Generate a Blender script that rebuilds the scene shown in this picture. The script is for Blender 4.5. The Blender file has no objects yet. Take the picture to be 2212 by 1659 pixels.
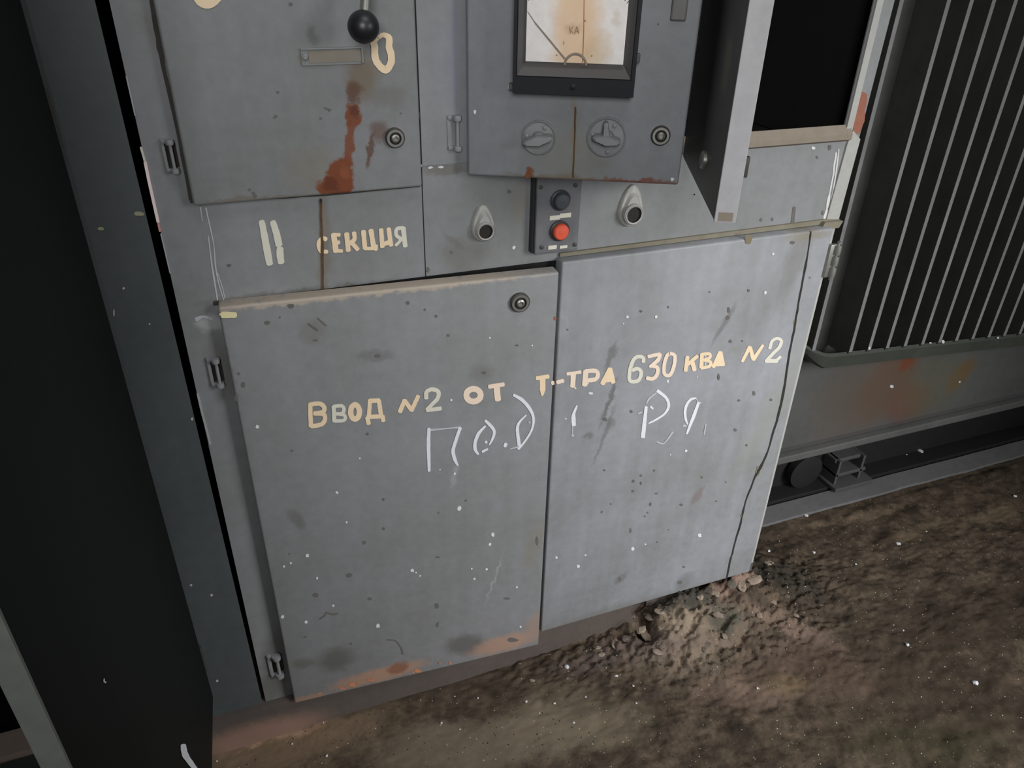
import bpy, bmesh, math, random
from mathutils import Vector, Matrix, noise
random.seed(7)
SC = bpy.context.scene
COL = SC.collection
# ------------------------------------------------------------------ camera
CX, CY, FPX = 1106.0, 829.5, 1650.0
CAM = Vector((0, -.95, 1.2825))
def _nv(x, y): return Vector((x-CX, y-CY, FPX)).normalized()
_D = _nv(1040, 3600)
_X = _nv(6000, -30); _X = (_X - _D*_X.dot(_D)).normalized()
_Y = _X.cross(_D)
if _Y.z < 0: _Y = -_Y
def ray(px, py):
    v = Vector((px-CX, py-CY, FPX)); return Vector((v.dot(_X), v.dot(_Y), -v.dot(_D)))
cd = bpy.data.cameras.new('camera'); cam = bpy.data.objects.new('camera', cd); COL.objects.link(cam)
R = Matrix(((_X.x, -_X.y, -_X.z), (_Y.x, -_Y.y, -_Y.z), (-_D.x, _D.y, _D.z)))
cam.matrix_world = Matrix.Translation(CAM) @ R.to_4x4()
cd.sensor_width = 36; cd.lens = FPX/2212*36; cd.clip_start = .02
SC.camera = cam
# ------------------------------------------------------------------ light
SC.view_settings.view_transform = 'Standard'; SC.view_settings.look = 'None'
SC.view_settings.gamma = 1; SC.view_settings.use_curve_mapping = False
SC.view_settings.exposure = 0
w = bpy.data.worlds.new('world'); SC.world = w; w.use_nodes = True
w.node_tree.nodes['Background'].inputs[0].default_value = (.80, .92, 1.0, 1)
w.node_tree.nodes['Background'].inputs[1].default_value = .035
def area(name, loc, target, sx, sy, power, color, spread=180):
    l = bpy.data.lights.new(name, 'AREA'); l.shape = 'RECTANGLE'; l.size = sx; l.size_y = sy
    l.energy = power; l.color = color; l.spread = math.radians(spread)
    o = bpy.data.objects.new(name, l); COL.objects.link(o); o.location = loc
    o.rotation_euler = (Vector(target)-Vector(loc)).to_track_quat('-Z', 'Y').to_euler()
area('doorway_daylight', (1.65, -1.75, 1.2), (.88, 0, .1), .8, 1.2, 10.8, (1.0, .99, .975), 72)
area('hall_window', (-.5, -2.5, 1.9), (.55, 0, 1.35), .7, .7, 5.2, (1.0, .99, .975), 66)
area('ceiling_lamp', (.55, -1.1, 2.9), (.55, -.2, 0), 1.2, .9, 6, (1.0, .99, .98), 120)

# ------------------------------------------------------------------ helpers
def lin(r, g, b):
    f = lambda c: (c/255/12.92) if c <= 10 else ((c/255+.055)/1.055)**2.4
    return (f(r), f(g), f(b), 1)

class Fr:
    """a vertical face: origin, turn about z; local x along it, y into it, z up"""
    def __init__(s, o, deg=0):
        s.o = Vector(o); s.a = math.radians(deg); s.m = Matrix.Rotation(s.a, 3, 'Z')
    def hit(s, px, py, y=0):
        r = s.m.transposed() @ ray(px, py); c = s.m.transposed() @ (CAM - s.o)
        t = (y - c.y)/r.y
        return c + r*t
    def world(s, p): return s.o + s.m @ Vector(p)
class Gr:
    """horizontal plane at height z, world coordinates"""
    def __init__(s, z=0): s.z = z
    def hit(s, px, py, y=0):
        r = ray(px, py); t = (s.z - CAM.z)/r.z; return CAM + r*t

def tag(o, label, cat, group=None, kind=None):
    if label: o['label'] = label
    if cat: o['category'] = cat
    if group: o['group'] = group
    if kind: o['kind'] = kind
    return o
def empty(name, loc, label, cat, group=None):
    o = bpy.data.objects.new(name, None); COL.objects.link(o); o.location = loc; o.empty_display_size = .05
    return tag(o, label, cat, group)
def link(name, bm, mats, parent=None, frame=None, smooth=False, fix=True):
    if fix: bmesh.ops.recalc_face_normals(bm, faces=bm.faces)
    me = bpy.data.meshes.new(name); bm.to_mesh(me); bm.free()
    if not isinstance(mats, (list, tuple)): mats = [mats]
    for m in mats: me.materials.append(m)
    if smooth:
        for p in me.polygons: p.use_smooth = True
        try: me.set_sharp_from_angle(angle=math.radians(40))
        except Exception: pass
    o = bpy.data.objects.new(name, me); COL.objects.link(o)
    M = Matrix.Identity(4)
    if frame is not None: M = Matrix.Translation(frame.o) @ frame.m.to_4x4()
    if parent is not None:
        o.parent = parent
        pm = WM[parent] if parent in WM else Matrix.Translation(parent.location)
        WM[o] = M; o.matrix_local = pm.inverted() @ M
    else:
        WM[o] = M; o.matrix_local = M
    return o
WM = {}
def box(bm, x0, x1, y0, y1, z0, z1, mi=0, bev=0):
    r = bmesh.ops.create_cube(bm, size=1); vs = r['verts']
    for v in vs:
        v.co = Vector((x0+(v.co.x+.5)*(x1-x0), y0+(v.co.y+.5)*(y1-y0), z0+(v.co.z+.5)*(z1-z0)))
    fs = set(f for v in vs for f in v.link_faces)
    for f in fs: f.material_index = mi
    if bev:
        es = list(set(e for v in vs for e in v.link_edges))
        rb = bmesh.ops.bevel(bm, geom=es, offset=bev, segments=2, affect='EDGES', profile=.6)
        for f in rb['faces']: f.material_index = mi
def prism(bm, pts, y0, y1, mi=0):
    """polygon of local (x,z) points extruded from y0 to y1"""
    a = [bm.verts.new((p[0], y0, p[1])) for p in pts]; b = [bm.verts.new((p[0], y1, p[1])) for p in pts]
    fs = [bm.faces.new(a), bm.faces.new(b[::-1])]
    n = len(pts)
    for i in range(n): fs.append(bm.faces.new((a[i], b[i], b[(i+1) % n], a[(i+1) % n])))
    for f in fs: f.material_index = mi
def lathe(bm, prof, c, seg=28, mi=0, axis='y'):
    """profile of (radius, offset toward viewer) about an axis; offset goes to -y"""
    rings = []
    for r, h in prof:
        ring = []
        for k in range(seg):
            t = 2*math.pi*k/seg
            if axis == 'y': co = (c[0]+r*math.cos(t), c[1]-h, c[2]+r*math.sin(t))
            elif axis == 'z': co = (c[0]+r*math.cos(t), c[1]+r*math.sin(t), c[2]+h)
            else: co = (c[0]+h, c[1]+r*math.cos(t), c[2]+r*math.sin(t))
            ring.append(bm.verts.new(co))
        rings.append(ring)
    fs = []
    for a, b in zip(rings, rings[1:]):
        for k in range(seg): fs.append(bm.faces.new((a[k], a[(k+1) % seg], b[(k+1) % seg], b[k])))
    fs.append(bm.faces.new(rings[0])); fs.append(bm.faces.new(rings[-1]))
    for f in fs: f.material_index = mi
def tube(bm, p0, p1, r0, r1=None, seg=14, mi=0):
    r1 = r0 if r1 is None else r1
    p0, p1 = Vector(p0), Vector(p1); d = (p1-p0).normalized()
    u = d.orthogonal().normalized(); v = d.cross(u)
    A = [bm.verts.new(p0+(u*math.cos(2*math.pi*k/seg)+v*math.sin(2*math.pi*k/seg))*r0) for k in range(seg)]
    B = [bm.verts.new(p1+(u*math.cos(2*math.pi*k/seg)+v*math.sin(2*math.pi*k/seg))*r1) for k in range(seg)]
    fs = [bm.faces.new(A), bm.faces.new(B[::-1])]
    for k in range(seg): fs.append(bm.faces.new((A[k], A[(k+1) % seg], B[(k+1) % seg], B[k])))
    for f in fs: f.material_index = mi
_lift = [0]
def _flat(bm, F, pts, y, mi, thick=0):
    """flat patch of paint or dirt lying on the face F"""
    if isinstance(F, Gr):
        vs = [bm.verts.new(F.hit(*p)) for p in pts]
    else:
        vs = [bm.verts.new(F.hit(p[0], p[1], y)) for p in pts]
    f = bm.faces.new(vs); f.material_index = mi
    if f.normal.length == 0: f.normal_update()
    f.normal_update()
    if f.normal.y > 0: f.normal_flip()
def stroke(bm, F, pts, wd, y=-.0005, mi=0, jit=.06):
    """brush stroke along photo points, laid on face F"""
    _lift[0] = (_lift[0]+1) % 40; y = y - _lift[0]*.000012
    P = [Vector(p) for p in pts]
    W = wd if isinstance(wd, (list, tuple)) else [wd]*len(P)
    if len(P) > 2:                                     # smooth the bends
        Q, V = [], []
        for i in range(len(P)-1):
            p0 = P[max(i-1, 0)]; p1 = P[i]; p2 = P[i+1]; p3 = P[min(i+2, len(P)-1)]
            for k in range(4):
                t = k/4
                Q.append(.5*((2*p1)+(p2-p0)*t+(2*p0-5*p1+4*p2-p3)*t*t+(3*p1-p0-3*p2+p3)*t**3)); V.append(W[i]*(1-t)+W[i+1]*t)
        Q.append(P[-1]); V.append(W[-1]); P, W = Q, V
    else:
        n = 5; a, b = P; P = [a.lerp(b, k/n) for k in range(n+1)]; W = [W[0]*(1-k/n)+W[1]*k/n for k in range(n+1)]
    L, Rr = [], []
    n = len(P)
    for i in range(n):
        d = (P[min(i+1, n-1)]-P[max(i-1, 0)]).normalized(); q = Vector((-d.y, d.x))
        a = W[i]/2*(1+random.uniform(-jit, jit)); b = W[i]/2*(1+random.uniform(-jit, jit))
        L.append(P[i]+q*a); Rr.append(P[i]-q*b)
    def vv(p): return bm.verts.new(F.hit(p.x, p.y, y))
    l = [vv(p) for p in L]; r = [vv(p) for p in Rr]
    for i in range(n-1):
        f = bm.faces.new((l[i], l[i+1], r[i+1], r[i])); f.material_index = mi
    for e, s in ((0, -1), (n-1, 1)):                      # rounded ends
        d = (P[min(e+1, n-1)]-P[max(e-1, 0)]).normalized()*s; q = Vector((-d.y, d.x)); c = P[e]; rad = W[e]/2
        ring = [vv(c+q*rad*math.cos(t)+d*rad*.55*math.sin(t)) for t in [math.pi*k/7 for k in range(8)]]
        f = bm.faces.new(ring); f.material_index = mi
def ring_stroke(bm, F, cx, cy, rx, ry, wd, y=-.0005, mi=0, rot=0):
    _lift[0] = (_lift[0]+1) % 40; y -= _lift[0]*.000012
    N = 26; A, B = [], []
    for k in range(N):
        t = 2*math.pi*k/N; c, s = math.cos(t), math.sin(t); cr, sr = math.cos(rot), math.sin(rot)
        for lst, o in ((A, wd/2), (B, -wd/2)):
            x = (rx+o)*c; z = (ry+o)*s; j = random.uniform(-.03, .03)*wd
            lst.append(bm.verts.new(F.hit(cx+(x+j)*cr-z*sr, cy+(x+j)*sr+z*cr, y)))
    for k in range(N):
        f = bm.faces.new((A[k], A[(k+1) % N], B[(k+1) % N], B[k])); f.material_index = mi
def flecks(bm, F, lst, mi, y=-.0005):
    """irregular small spots: (x, y, radius[, ry])"""
    for it in lst:
        x, y_, r = it[:3]; ry = it[3] if len(it) > 3 else r
        n = 9; _lift[0] = (_lift[0]+1) % 40
        pts = []
        for k in range(n):
            t = 2*math.pi*k/n; j = random.uniform(.75, 1.2)
            pts.append((x+r*j*math.cos(t), y_+ry*j*math.sin(t)))
        vs = [bm.verts.new(F.hit(p[0], p[1], y-_lift[0]*.00001)) for p in pts]
        f = bm.faces.new(vs); f.material_index = mi
def crop(ox, oy, s): return lambda *pts: [(ox+p[0]/s, oy+p[1]/s) for p in pts]

# ------------------------------------------------------------------ materials
def node_mat(name):
    m = bpy.data.materials.new(name); m.use_nodes = True; return m, m.node_tree, m.node_tree.nodes['Principled BSDF']
def simple(name, col, rough=.6, metal=0, bump=0, var=.12, scale=60, spec=.5):
    m, nt, b = node_mat(name); N = nt.nodes.new; L = nt.links.new
    tc = N('ShaderNodeTexCoord'); n = N('ShaderNodeTexNoise'); n.inputs['Scale'].default_value = scale; n.inputs['Detail'].default_value = 6
    L(tc.outputs['Object'], n.inputs['Vector'])
    mx = N('ShaderNodeMix'); mx.data_type = 'RGBA'
    mx.inputs[6].default_value = tuple(c*(1-var) for c in col[:3])+(1,); mx.inputs[7].default_value = tuple(min(1, c*(1+var)) for c in col[:3])+(1,)
    L(n.outputs['Fac'], mx.inputs[0]); L(mx.outputs[2], b.inputs['Base Color'])
    b.inputs['Roughness'].default_value = rough; b.inputs['Metallic'].default_value = metal
    b.inputs['Specular IOR Level'].default_value = spec if name != 'dark_bezel_plastic' else .2
    if bump:
        bp = N('ShaderNodeBump'); bp.inputs['Strength'].default_value = bump; bp.inputs['Distance'].default_value = .002
        L(n.outputs['Fac'], bp.inputs['Height']); L(bp.outputs[0], b.inputs['Normal'])
    return m
def surf(name, colA, colB, rough=(.4, .6), blobs=(), warp=.006, var_scale=5, streak=.25, mott=.5, bump=.15, spec=.5, plane='xz', grain=0):
    """weathered surface; blobs are stains or painted shade with a place, size and colour of their own:
       (centre, axis vector, half length across, colour, opacity, softness)"""
    m, nt, b = node_mat(name); N = nt.nodes.new; L = nt.links.new
    tc = N('ShaderNodeTexCoord'); obj = tc.outputs['Object']
    n1 = N('ShaderNodeTexNoise'); n1.inputs['Scale'].default_value = var_scale; n1.inputs['Detail'].default_value = 5; n1.inputs['Roughness'].default_value = .6; L(obj, n1.inputs['Vector'])
    mp = N('ShaderNodeMapping'); mp.inputs['Scale'].default_value = (45, 45, 2.5); L(obj, mp.inputs[0])
    n2 = N('ShaderNodeTexNoise'); n2.inputs['Scale'].default_value = 1; n2.inputs['Detail'].default_value = 4; L(mp.outputs[0], n2.inputs['Vector'])
    n3 = N('ShaderNodeTexNoise'); n3.inputs['Scale'].default_value = 55; n3.inputs['Detail'].default_value = 8; n3.inputs['Roughness'].default_value = .7; L(obj, n3.inputs['Vector'])
    mr = N('ShaderNodeMapRange'); mr.inputs[1].default_value = .5-.28/max(mott, .01)*.5; mr.inputs[2].default_value = .5+.28/max(mott, .01)*.5
    a = N('ShaderNodeMath'); a.operation = 'MULTIPLY_ADD'; a.inputs[1].default_value = streak; L(n2.outputs['Fac'], a.inputs[0]); 
    a2 = N('ShaderNodeMath'); a2.operation = 'MULTIPLY_ADD'; a2.inputs[1].default_value = 1-streak; a2.inputs[2].default_value = 0; L(n1.outputs['Fac'], a2.inputs[0]); L(a2.outputs[0], a.inputs[2])
    L(a.outputs[0], mr.inputs[0])
    mx = N('ShaderNodeMix'); mx.data_type = 'RGBA'; mx.inputs[6].default_value = colA; mx.inputs[7].default_value = colB; L(mr.outputs[0], mx.inputs[0])
    cur = mx.outputs[2]
    if plane == 'xy':
        m4 = N('ShaderNodeMapping'); m4.inputs['Scale'].default_value = (17, 38, 20); L(obj, m4.inputs[0])
        n4 = N('ShaderNodeTexNoise'); n4.inputs['Scale'].default_value = 1; n4.inputs['Detail'].default_value = 9; n4.inputs['Roughness'].default_value = .72; n4.inputs['Distortion'].default_value = .6; L(m4.outputs[0], n4.inputs['Vector'])
        r4 = N('ShaderNodeMapRange'); r4.inputs[1].default_value = .36; r4.inputs[2].default_value = .66; r4.inputs[3].default_value = .62; r4.inputs[4].default_value = 1.42; L(n4.outputs['Fac'], r4.inputs[0])
        x4 = N('ShaderNodeMix'); x4.data_type = 'RGBA'; x4.blend_type = 'MULTIPLY'; x4.inputs[0].default_value = 1; L(cur, x4.inputs[6]); L(r4.outputs[0], x4.inputs[7]); cur = x4.outputs[2]
    # fine grain
    g = N('ShaderNodeMapRange'); g.inputs[1].default_value = .3; g.inputs[2].default_value = .7
    g.inputs[3].default_value = .9-grain; g.inputs[4].default_value = 1.07+grain; L(n3.outputs['Fac'], g.inputs[0])
    gm = N('ShaderNodeMix'); gm.data_type = 'RGBA'; gm.blend_type = 'MULTIPLY'; gm.inputs[0].default_value = 1
    L(cur, gm.inputs[6]); L(g.outputs[0], gm.inputs[7]); cur = gm.outputs[2]
    if blobs:
        wn = N('ShaderNodeTexNoise'); wn.inputs['Scale'].default_value = .35/warp; wn.inputs['Detail'].default_value = 5; wn.inputs['Roughness'].default_value = .65; L(obj, wn.inputs['Vector'])
        s1 = N('ShaderNodeVectorMath'); s1.operation = 'SUBTRACT'; s1.inputs[1].default_value = (.5, .5, .5); L(wn.outputs['Color'], s1.inputs[0])
        s2 = N('ShaderNodeVectorMath'); s2.operation = 'SCALE'; s2.inputs['Scale'].default_value = warp*4; L(s1.outputs[0], s2.inputs[0])
        s3 = N('ShaderNodeVectorMath'); s3.operation = 'ADD'; L(obj, s3.inputs[0]); L(s2.outputs[0], s3.inputs[1])
        for c, ax, across, col, op, soft in blobs:
            mp = N('ShaderNodeMapping'); mp.vector_type = 'TEXTURE'
            mp.inputs['Location'].default_value = c
            if plane == 'xz':
                mp.inputs['Rotation'].default_value = (0, -math.atan2(ax.z, ax.x), 0); mp.inputs['Scale'].default_value = (math.hypot(ax.x, ax.z), 50, across)
            else:
                mp.inputs['Rotation'].default_value = (0, 0, math.atan2(ax.y, ax.x)); mp.inputs['Scale'].default_value = (math.hypot(ax.x, ax.y), across, 50)
            L(s3.outputs[0], mp.inputs[0])
            ln = N('ShaderNodeVectorMath'); ln.operation = 'LENGTH'; L(mp.outputs[0], ln.inputs[0])
            r = N('ShaderNodeMapRange'); r.interpolation_type = 'SMOOTHSTEP'
            r.inputs[1].default_value = 1+soft*.5; r.inputs[2].default_value = 1-soft*.5-.02; r.inputs[4].default_value = op
            L(ln.outputs['Value'], r.inputs[0])
            k = N('ShaderNodeMix'); k.data_type = 'RGBA'; k.inputs[7].default_value = col
            L(cur, k.inputs[6]); L(r.outputs[0], k.inputs[0]); cur = k.outputs[2]
    if plane == 'xy':                                    # grit: pale and dark grains in the dirt
        for sc_, th, cc_ in ((150, .10, lin(150, 138, 124)), (95, .11, lin(176, 166, 152)), (120, .16, lin(40, 34, 28))):
            vo = N('ShaderNodeTexVoronoi'); vo.inputs['Scale'].default_value = sc_; vo.inputs['Randomness'].default_value = 1; L(obj, vo.inputs['Vector'])
            lt = N('ShaderNodeMath'); lt.operation = 'LESS_THAN'; lt.inputs[1].default_value = th; L(vo.outputs['Distance'], lt.inputs[0])
            sp = N('ShaderNodeSeparateColor'); L(vo.outputs['Color'], sp.inputs[0])
            gt = N('ShaderNodeMath'); gt.operation = 'GREATER_THAN'; gt.inputs[1].default_value = .72; L(sp.outputs[0], gt.inputs[0])
            mm = N('ShaderNodeMath'); mm.operation = 'MULTIPLY'; L(lt.outputs[0], mm.inputs[0]); L(gt.outputs[0], mm.inputs[1])
            kk = N('ShaderNodeMix'); kk.data_type = 'RGBA'; kk.inputs[7].default_value = cc_; L(cur, kk.inputs[6]); L(mm.outputs[0], kk.inputs[0]); cur = kk.outputs[2]
    L(cur, b.inputs['Base Color'])
    rr = N('ShaderNodeMapRange'); rr.inputs[3].default_value = rough[0]; rr.inputs[4].default_value = rough[1]; L(n1.outputs['Fac'], rr.inputs[0]); L(rr.outputs[0], b.inputs['Roughness'])
    b.inputs['Specular IOR Level'].default_value = spec
    bp = N('ShaderNodeBump'); bp.inputs['Strength'].default_value = bump; bp.inputs['Distance'].default_value = .002
    bs = N('ShaderNodeMath'); bs.operation = 'MULTIPLY_ADD'; bs.inputs[1].default_value = .35; L(n3.outputs['Fac'], bs.inputs[0]); L(n1.outputs['Fac'], bs.inputs[2])
    L(bs.outputs[0], bp.inputs['Height']); L(bp.outputs[0], b.inputs['Normal'])
    return m
def B(F, x, y, rx, ry, col, op=.8, soft=.7, rot=0):
    """a stain or painted shade seen at photo point x,y on face F"""
    c = F.hit(x, y); cr, sr = math.cos(math.radians(rot)), math.sin(math.radians(rot))
    a = F.hit(x+rx*cr, y+rx*sr)-c; q = F.hit(x-ry*sr, y+ry*cr)-c
    return (c, a, q.length, col, op, soft)
RUST = lin(118, 66, 42); RUSTD = lin(92, 62, 46); BROWN = lin(112, 100, 82); DARK = lin(92, 92, 89); TAN = lin(196, 176, 150); GRIME = lin(98, 96, 88); ORNG = lin(172, 136, 114); OLIVE = lin(125, 118, 100)

# faces of the place
F0 = Fr((0, .022, 0))
FR = Fr((.448, 0, .088))
FL = Fr((-.028, 0, .088), -3.4)
FU = Fr((-.033, .004, .994))
FM = Fr((.3046, 0, 1.005), -26.4)
FF = Fr((.629, 0, 1.005), -114.7)
FO = Fr((-.152, 0, .164), 87.1)
PA, PB = lin(115, 118, 115), lin(136, 137, 143)      # the cabinet's grey enamel, two tones

c4 = crop(340, 380, 2.4578); c5 = crop(1100, 460, 2.4578); c6 = crop(380, 1000, 2.4578); c1 = crop(200, 0, 2.9105); c7 = crop(1300, 860, 2.4254)
def q(cf, x, y): return cf((x, y))[0]

def CB(F, cf, s, x, y, rx, ry, *a, **k):
    X, Y = q(cf, x, y); return B(F, X, Y, rx/s, ry/s, *a, **k)
# upper left door stains
ubl = [CB(FU, c1, 2.91, 1690, 480, 95, 150, BROWN, .75, .9), CB(FU, c1, 2.91, 1500, 360, 200, 50, OLIVE, .55, .5, rot=-3),
       CB(FU, c1, 2.91, 1640, 580, 45, 70, RUSTD, .8, .8), CB(FU, c1, 2.91, 1400, 1080, 170, 130, OLIVE, .4, 1.0),
       CB(FU, c1, 2.91, 1640, 730, 50, 80, RUST, .95, .4), CB(FU, c1, 2.91, 1615, 900, 32, 170, RUST, .9, .6, rot=3),
       CB(FU, c1, 2.91, 1560, 1090, 85, 100, RUST, 1, .35), CB(FU, c1, 2.91, 1530, 1170, 110, 60, RUST, 1, .3),
       CB(FU, c1, 2.91, 1650, 700, 26, 36, lin(84, 44, 32), .7, .9), CB(FU, c1, 2.91, 1500, 1160, 50, 34, lin(88, 46, 32), .7, .9), CB(FU, c1, 2.91, 1590, 1080, 30, 40, lin(140, 84, 54), .5, .9), CB(FU, c1, 2.91, 1745, 950, 20, 110, RUSTD, .8, .7, rot=8), CB(FU, c1, 2.91, 1800, 830, 60, 60, RUSTD, .6, .9),
       CB(FU, c1, 2.91, 1870, 610, 110, 70, GRIME, .35, 1), CB(FU, c1, 2.91, 1385, 230, 25, 60, DARK, .5, 1, rot=-20),
       CB(FU, c1, 2.91, 1480, 690, 20, 12, DARK, .8, .6), CB(FU, c1, 2.91, 1145, 740, 14, 12, DARK, .8, .6),
       CB(FU, c1, 2.91, 1000, 1250, 300, 14, BROWN, .5, .8, rot=-4)]
M_up = surf('grey_enamel_rust_streaked', PA, PB, blobs=ubl)
# left door stains
lbl = [CB(FL, c4, 2.46, 1150, 955, 90, 30, DARK, .5, 1), CB(FL, c4, 2.46, 1720, 1050, 60, 40, DARK, .35, 1), CB(FL, c4, 2.46, 830, 830, 70, 70, GRIME, .4, 1),
       CB(FL, c6, 2.46, 850, 1045, 85, 60, DARK, .75, 1), CB(FL, c6, 2.46, 1540, 965, 95, 50, DARK, .8, .9), CB(FL, c6, 2.46, 680, 1065, 60, 25, GRIME, .6, 1),
       CB(FL, c6, 2.46, 1080, 1125, 240, 34, ORNG, .85, .8, rot=-15), CB(FL, c6, 2.46, 700, 1250, 100, 18, ORNG, .7, .7, rot=-13),
       CB(FL, c6, 2.46, 1740, 960, 170, 40, ORNG, .7, .9, rot=-15), CB(FL, c6, 2.46, 1930, 860, 70, 70, lin(150, 130, 118), .7, .8),
       CB(FL, c6, 2.46, 1180, 1090, 60, 26, RUST, .6, .8, rot=-15), CB(FL, c6, 2.46, 1900, 440, 40, 110, OLIVE, .35, 1),
       CB(FL, c6, 2.46, 1690, 620, 6, 110, lin(180, 180, 185), .3, 1), CB(FL, c6, 2.46, 1480, 60, 14, 70, lin(165, 166, 170), .3, 1),
       CB(FL, c4, 2.46, 1100, 622, 900, 20, TAN, .45, .9, rot=-6.2), CB(FL, c6, 2.46, 640, 300, 60, 30, DARK, .5, 1, rot=50), CB(FL, c4, 2.46, 340, 900, 24, 300, GRIME, .4, 1, rot=-10)]
M_ld = surf('grey_enamel_left_door', PA, PB, blobs=lbl)
rbl = [CB(FR, c5, 2.46, 540, 760, 16, 80, DARK, .6, 1, rot=8), CB(FR, c5, 2.46, 530, 1000, 12, 120, DARK, .75, .9, rot=3), CB(FR, c5, 2.46, 505, 1180, 10, 140, DARK, .5, 1, rot=3),
       CB(FR, c5, 2.46, 1140, 590, 12, 110, DARK, .6, 1, rot=22), CB(FR, c5, 2.46, 535, 1120, 26, 26, DARK, .45, .9), CB(FR, c5, 2.46, 1520, 250, 50, 200, GRIME, .4, 1, rot=8),
       CB(FR, c5, 2.46, 1000, 1500, 20, 45, lin(120, 105, 105), .6, .8, rot=15), CB(FR, c5, 2.46, 420, 1185, 26, 16, DARK, .5, 1), CB(FR, c5, 2.46, 800, 130, 800, 16, TAN, .35, 1, rot=-7.5),
       CB(FR, c7, 2.43, 240, 1090, 560, 40, lin(112, 112, 108), .55, 1, rot=-14), CB(FR, c7, 2.43, 430, 960, 40, 40, DARK, .4, 1), CB(FR, c7, 2.43, 100, 945, 16, 40, DARK, .45, 1, rot=25),
       CB(FR, c5, 2.46, 1590, 120, 110, 24, OLIVE, .6, .9, rot=-7), CB(FR, c5, 2.46, 1480, 900, 60, 500, lin(138, 140, 135), .5, 1, rot=12)]
M_rd = surf('grey_enamel_right_door', PA, lin(154, 156, 165), blobs=rbl)
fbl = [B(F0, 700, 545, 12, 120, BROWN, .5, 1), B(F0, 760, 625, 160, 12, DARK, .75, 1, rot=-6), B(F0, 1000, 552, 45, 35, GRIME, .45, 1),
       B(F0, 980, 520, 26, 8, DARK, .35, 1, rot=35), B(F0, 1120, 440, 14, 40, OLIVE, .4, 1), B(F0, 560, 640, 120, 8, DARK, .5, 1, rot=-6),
       B(F0, 1105, 590, 130, 10, GRIME, .5, 1, rot=-6), B(F0, 1550, 540, 340, 12, lin(150, 146, 138), .5, 1, rot=-7), B(F0, 455, 700, 30, 16, lin(175, 176, 176), .6, .8),
       B(F0, 480, 800, 30, 60, GRIME, .5, 1, rot=-10), B(F0, 595, 1430, 30, 60, DARK, .7, .9, rot=-10), B(F0, 560, 1500, 60, 30, DARK, .6, 1),
       B(F0, 340, 60, 30, 40, GRIME, .3, 1), B(F0, 960, 368, 50, 8, GRIME, .6, 1), B(F0, 980, 110, 16, 130, lin(118, 126, 140), .5, 1)]  # last blob is the bluish shade beside the meter door, painted in
M_fr = surf('grey_enamel_front_panels', PA, PB, blobs=fbl)
mbl = [B(FM, 1240, 300, 8, 90, OLIVE, .7, 1), B(FM, 1330, 392, 150, 7, RUST, .8, .9, rot=2), B(FM, 1200, 382, 100, 6, BROWN, .7, 1, rot=2),
       B(FM, 1143, 373, 8, 12, RUST, .9, .7, rot=20), B(FM, 1240, 340, 90, 60, lin(128, 128, 120), .5, 1)]
M_md = surf('grey_enamel_meter_door', lin(124, 128, 130), lin(134, 137, 143), blobs=mbl)
M_en = surf('grey_enamel', PA, PB)
M_leaf = surf('shaded_enamel', lin(84, 84, 82), lin(100, 99, 96), blobs=[B(FF, 1570, 140, 8, 60, lin(150, 145, 120), .4, 1, rot=6)])  # darker enamel carries the shade on the open leaf's turned-away face
M_edge = surf('lit_enamel_edge', lin(150, 150, 152), lin(172, 172, 176))  # light on the front-facing door edge is put into this colour
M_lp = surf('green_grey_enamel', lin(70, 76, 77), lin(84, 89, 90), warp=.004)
M_od = surf('shaded_green_enamel', lin(18, 23, 22), lin(27, 32, 30), rough=(.55, .7), spec=.12)  # near-black colour carries the shade on the open door's side face
M_in = simple('unlit_interior', lin(34, 34, 34), .9, spec=.1)  # black colour stands for unlit hollows
M_post = surf('pale_enamel_post', lin(150, 150, 146), lin(172, 172, 170))
M_cream = simple('cream_paint', lin(226, 204, 172), .6, var=.12, scale=30)
M_cream2 = simple('pale_cream_paint', lin(208, 206, 192), .6, var=.07, scale=30)
M_pink = simple('pinkish_cream_paint', lin(226, 207, 188), .6, var=.08, scale=30)
M_chalk = simple('chalk', lin(212, 214, 222), .9, var=.12, scale=200)
M_chalkf = simple('faint_chalk', lin(176, 177, 184), .9, var=.12, scale=200)
M_white = simple('white_paint_fleck', lin(208, 209, 211), .7, var=.05)
M_dark = simple('dirt_spot', lin(96, 93, 90), .9, var=.2)
M_black = simple('black_dirt_and_shade', lin(40, 38, 34), .95, var=.3, scale=200)  # dirt, and painted shade in holes and slots
M_rustln = simple('rusty_run', lin(84, 62, 42), .9, var=.45, scale=120)
M_blackpl = simple('black_plastic', lin(30, 31, 34), .4, var=.1)
M_bezel = simple('dark_bezel_plastic', lin(28, 30, 34), .5, var=.06)
M_bezin = simple('grey_bezel_slope', lin(78, 76, 76), .6, var=.05)
M_red = simple('red_plastic', lin(214, 88, 62), .5, var=.15, scale=150)
M_metal = simple('worn_steel', lin(150, 150, 145), .4, .7, var=.15)
M_dsteel = simple('dark_steel', lin(70, 68, 64), .55, .3, var=.2)
M_box = surf('dusty_dark_box', lin(84, 87, 93), lin(118, 118, 121), var_scale=22)
M_dust = surf('dusty_brown_lip', lin(118, 111, 100), lin(138, 127, 114), rough=(.8, .9))
M_ledge = surf('olive_dust', lin(128, 124, 110), lin(108, 102, 86), rough=(.8, .95), var_scale=20)
M_red_ox = simple('red_oxide_patch', lin(138, 88, 70), .8, var=.15, scale=90)

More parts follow.
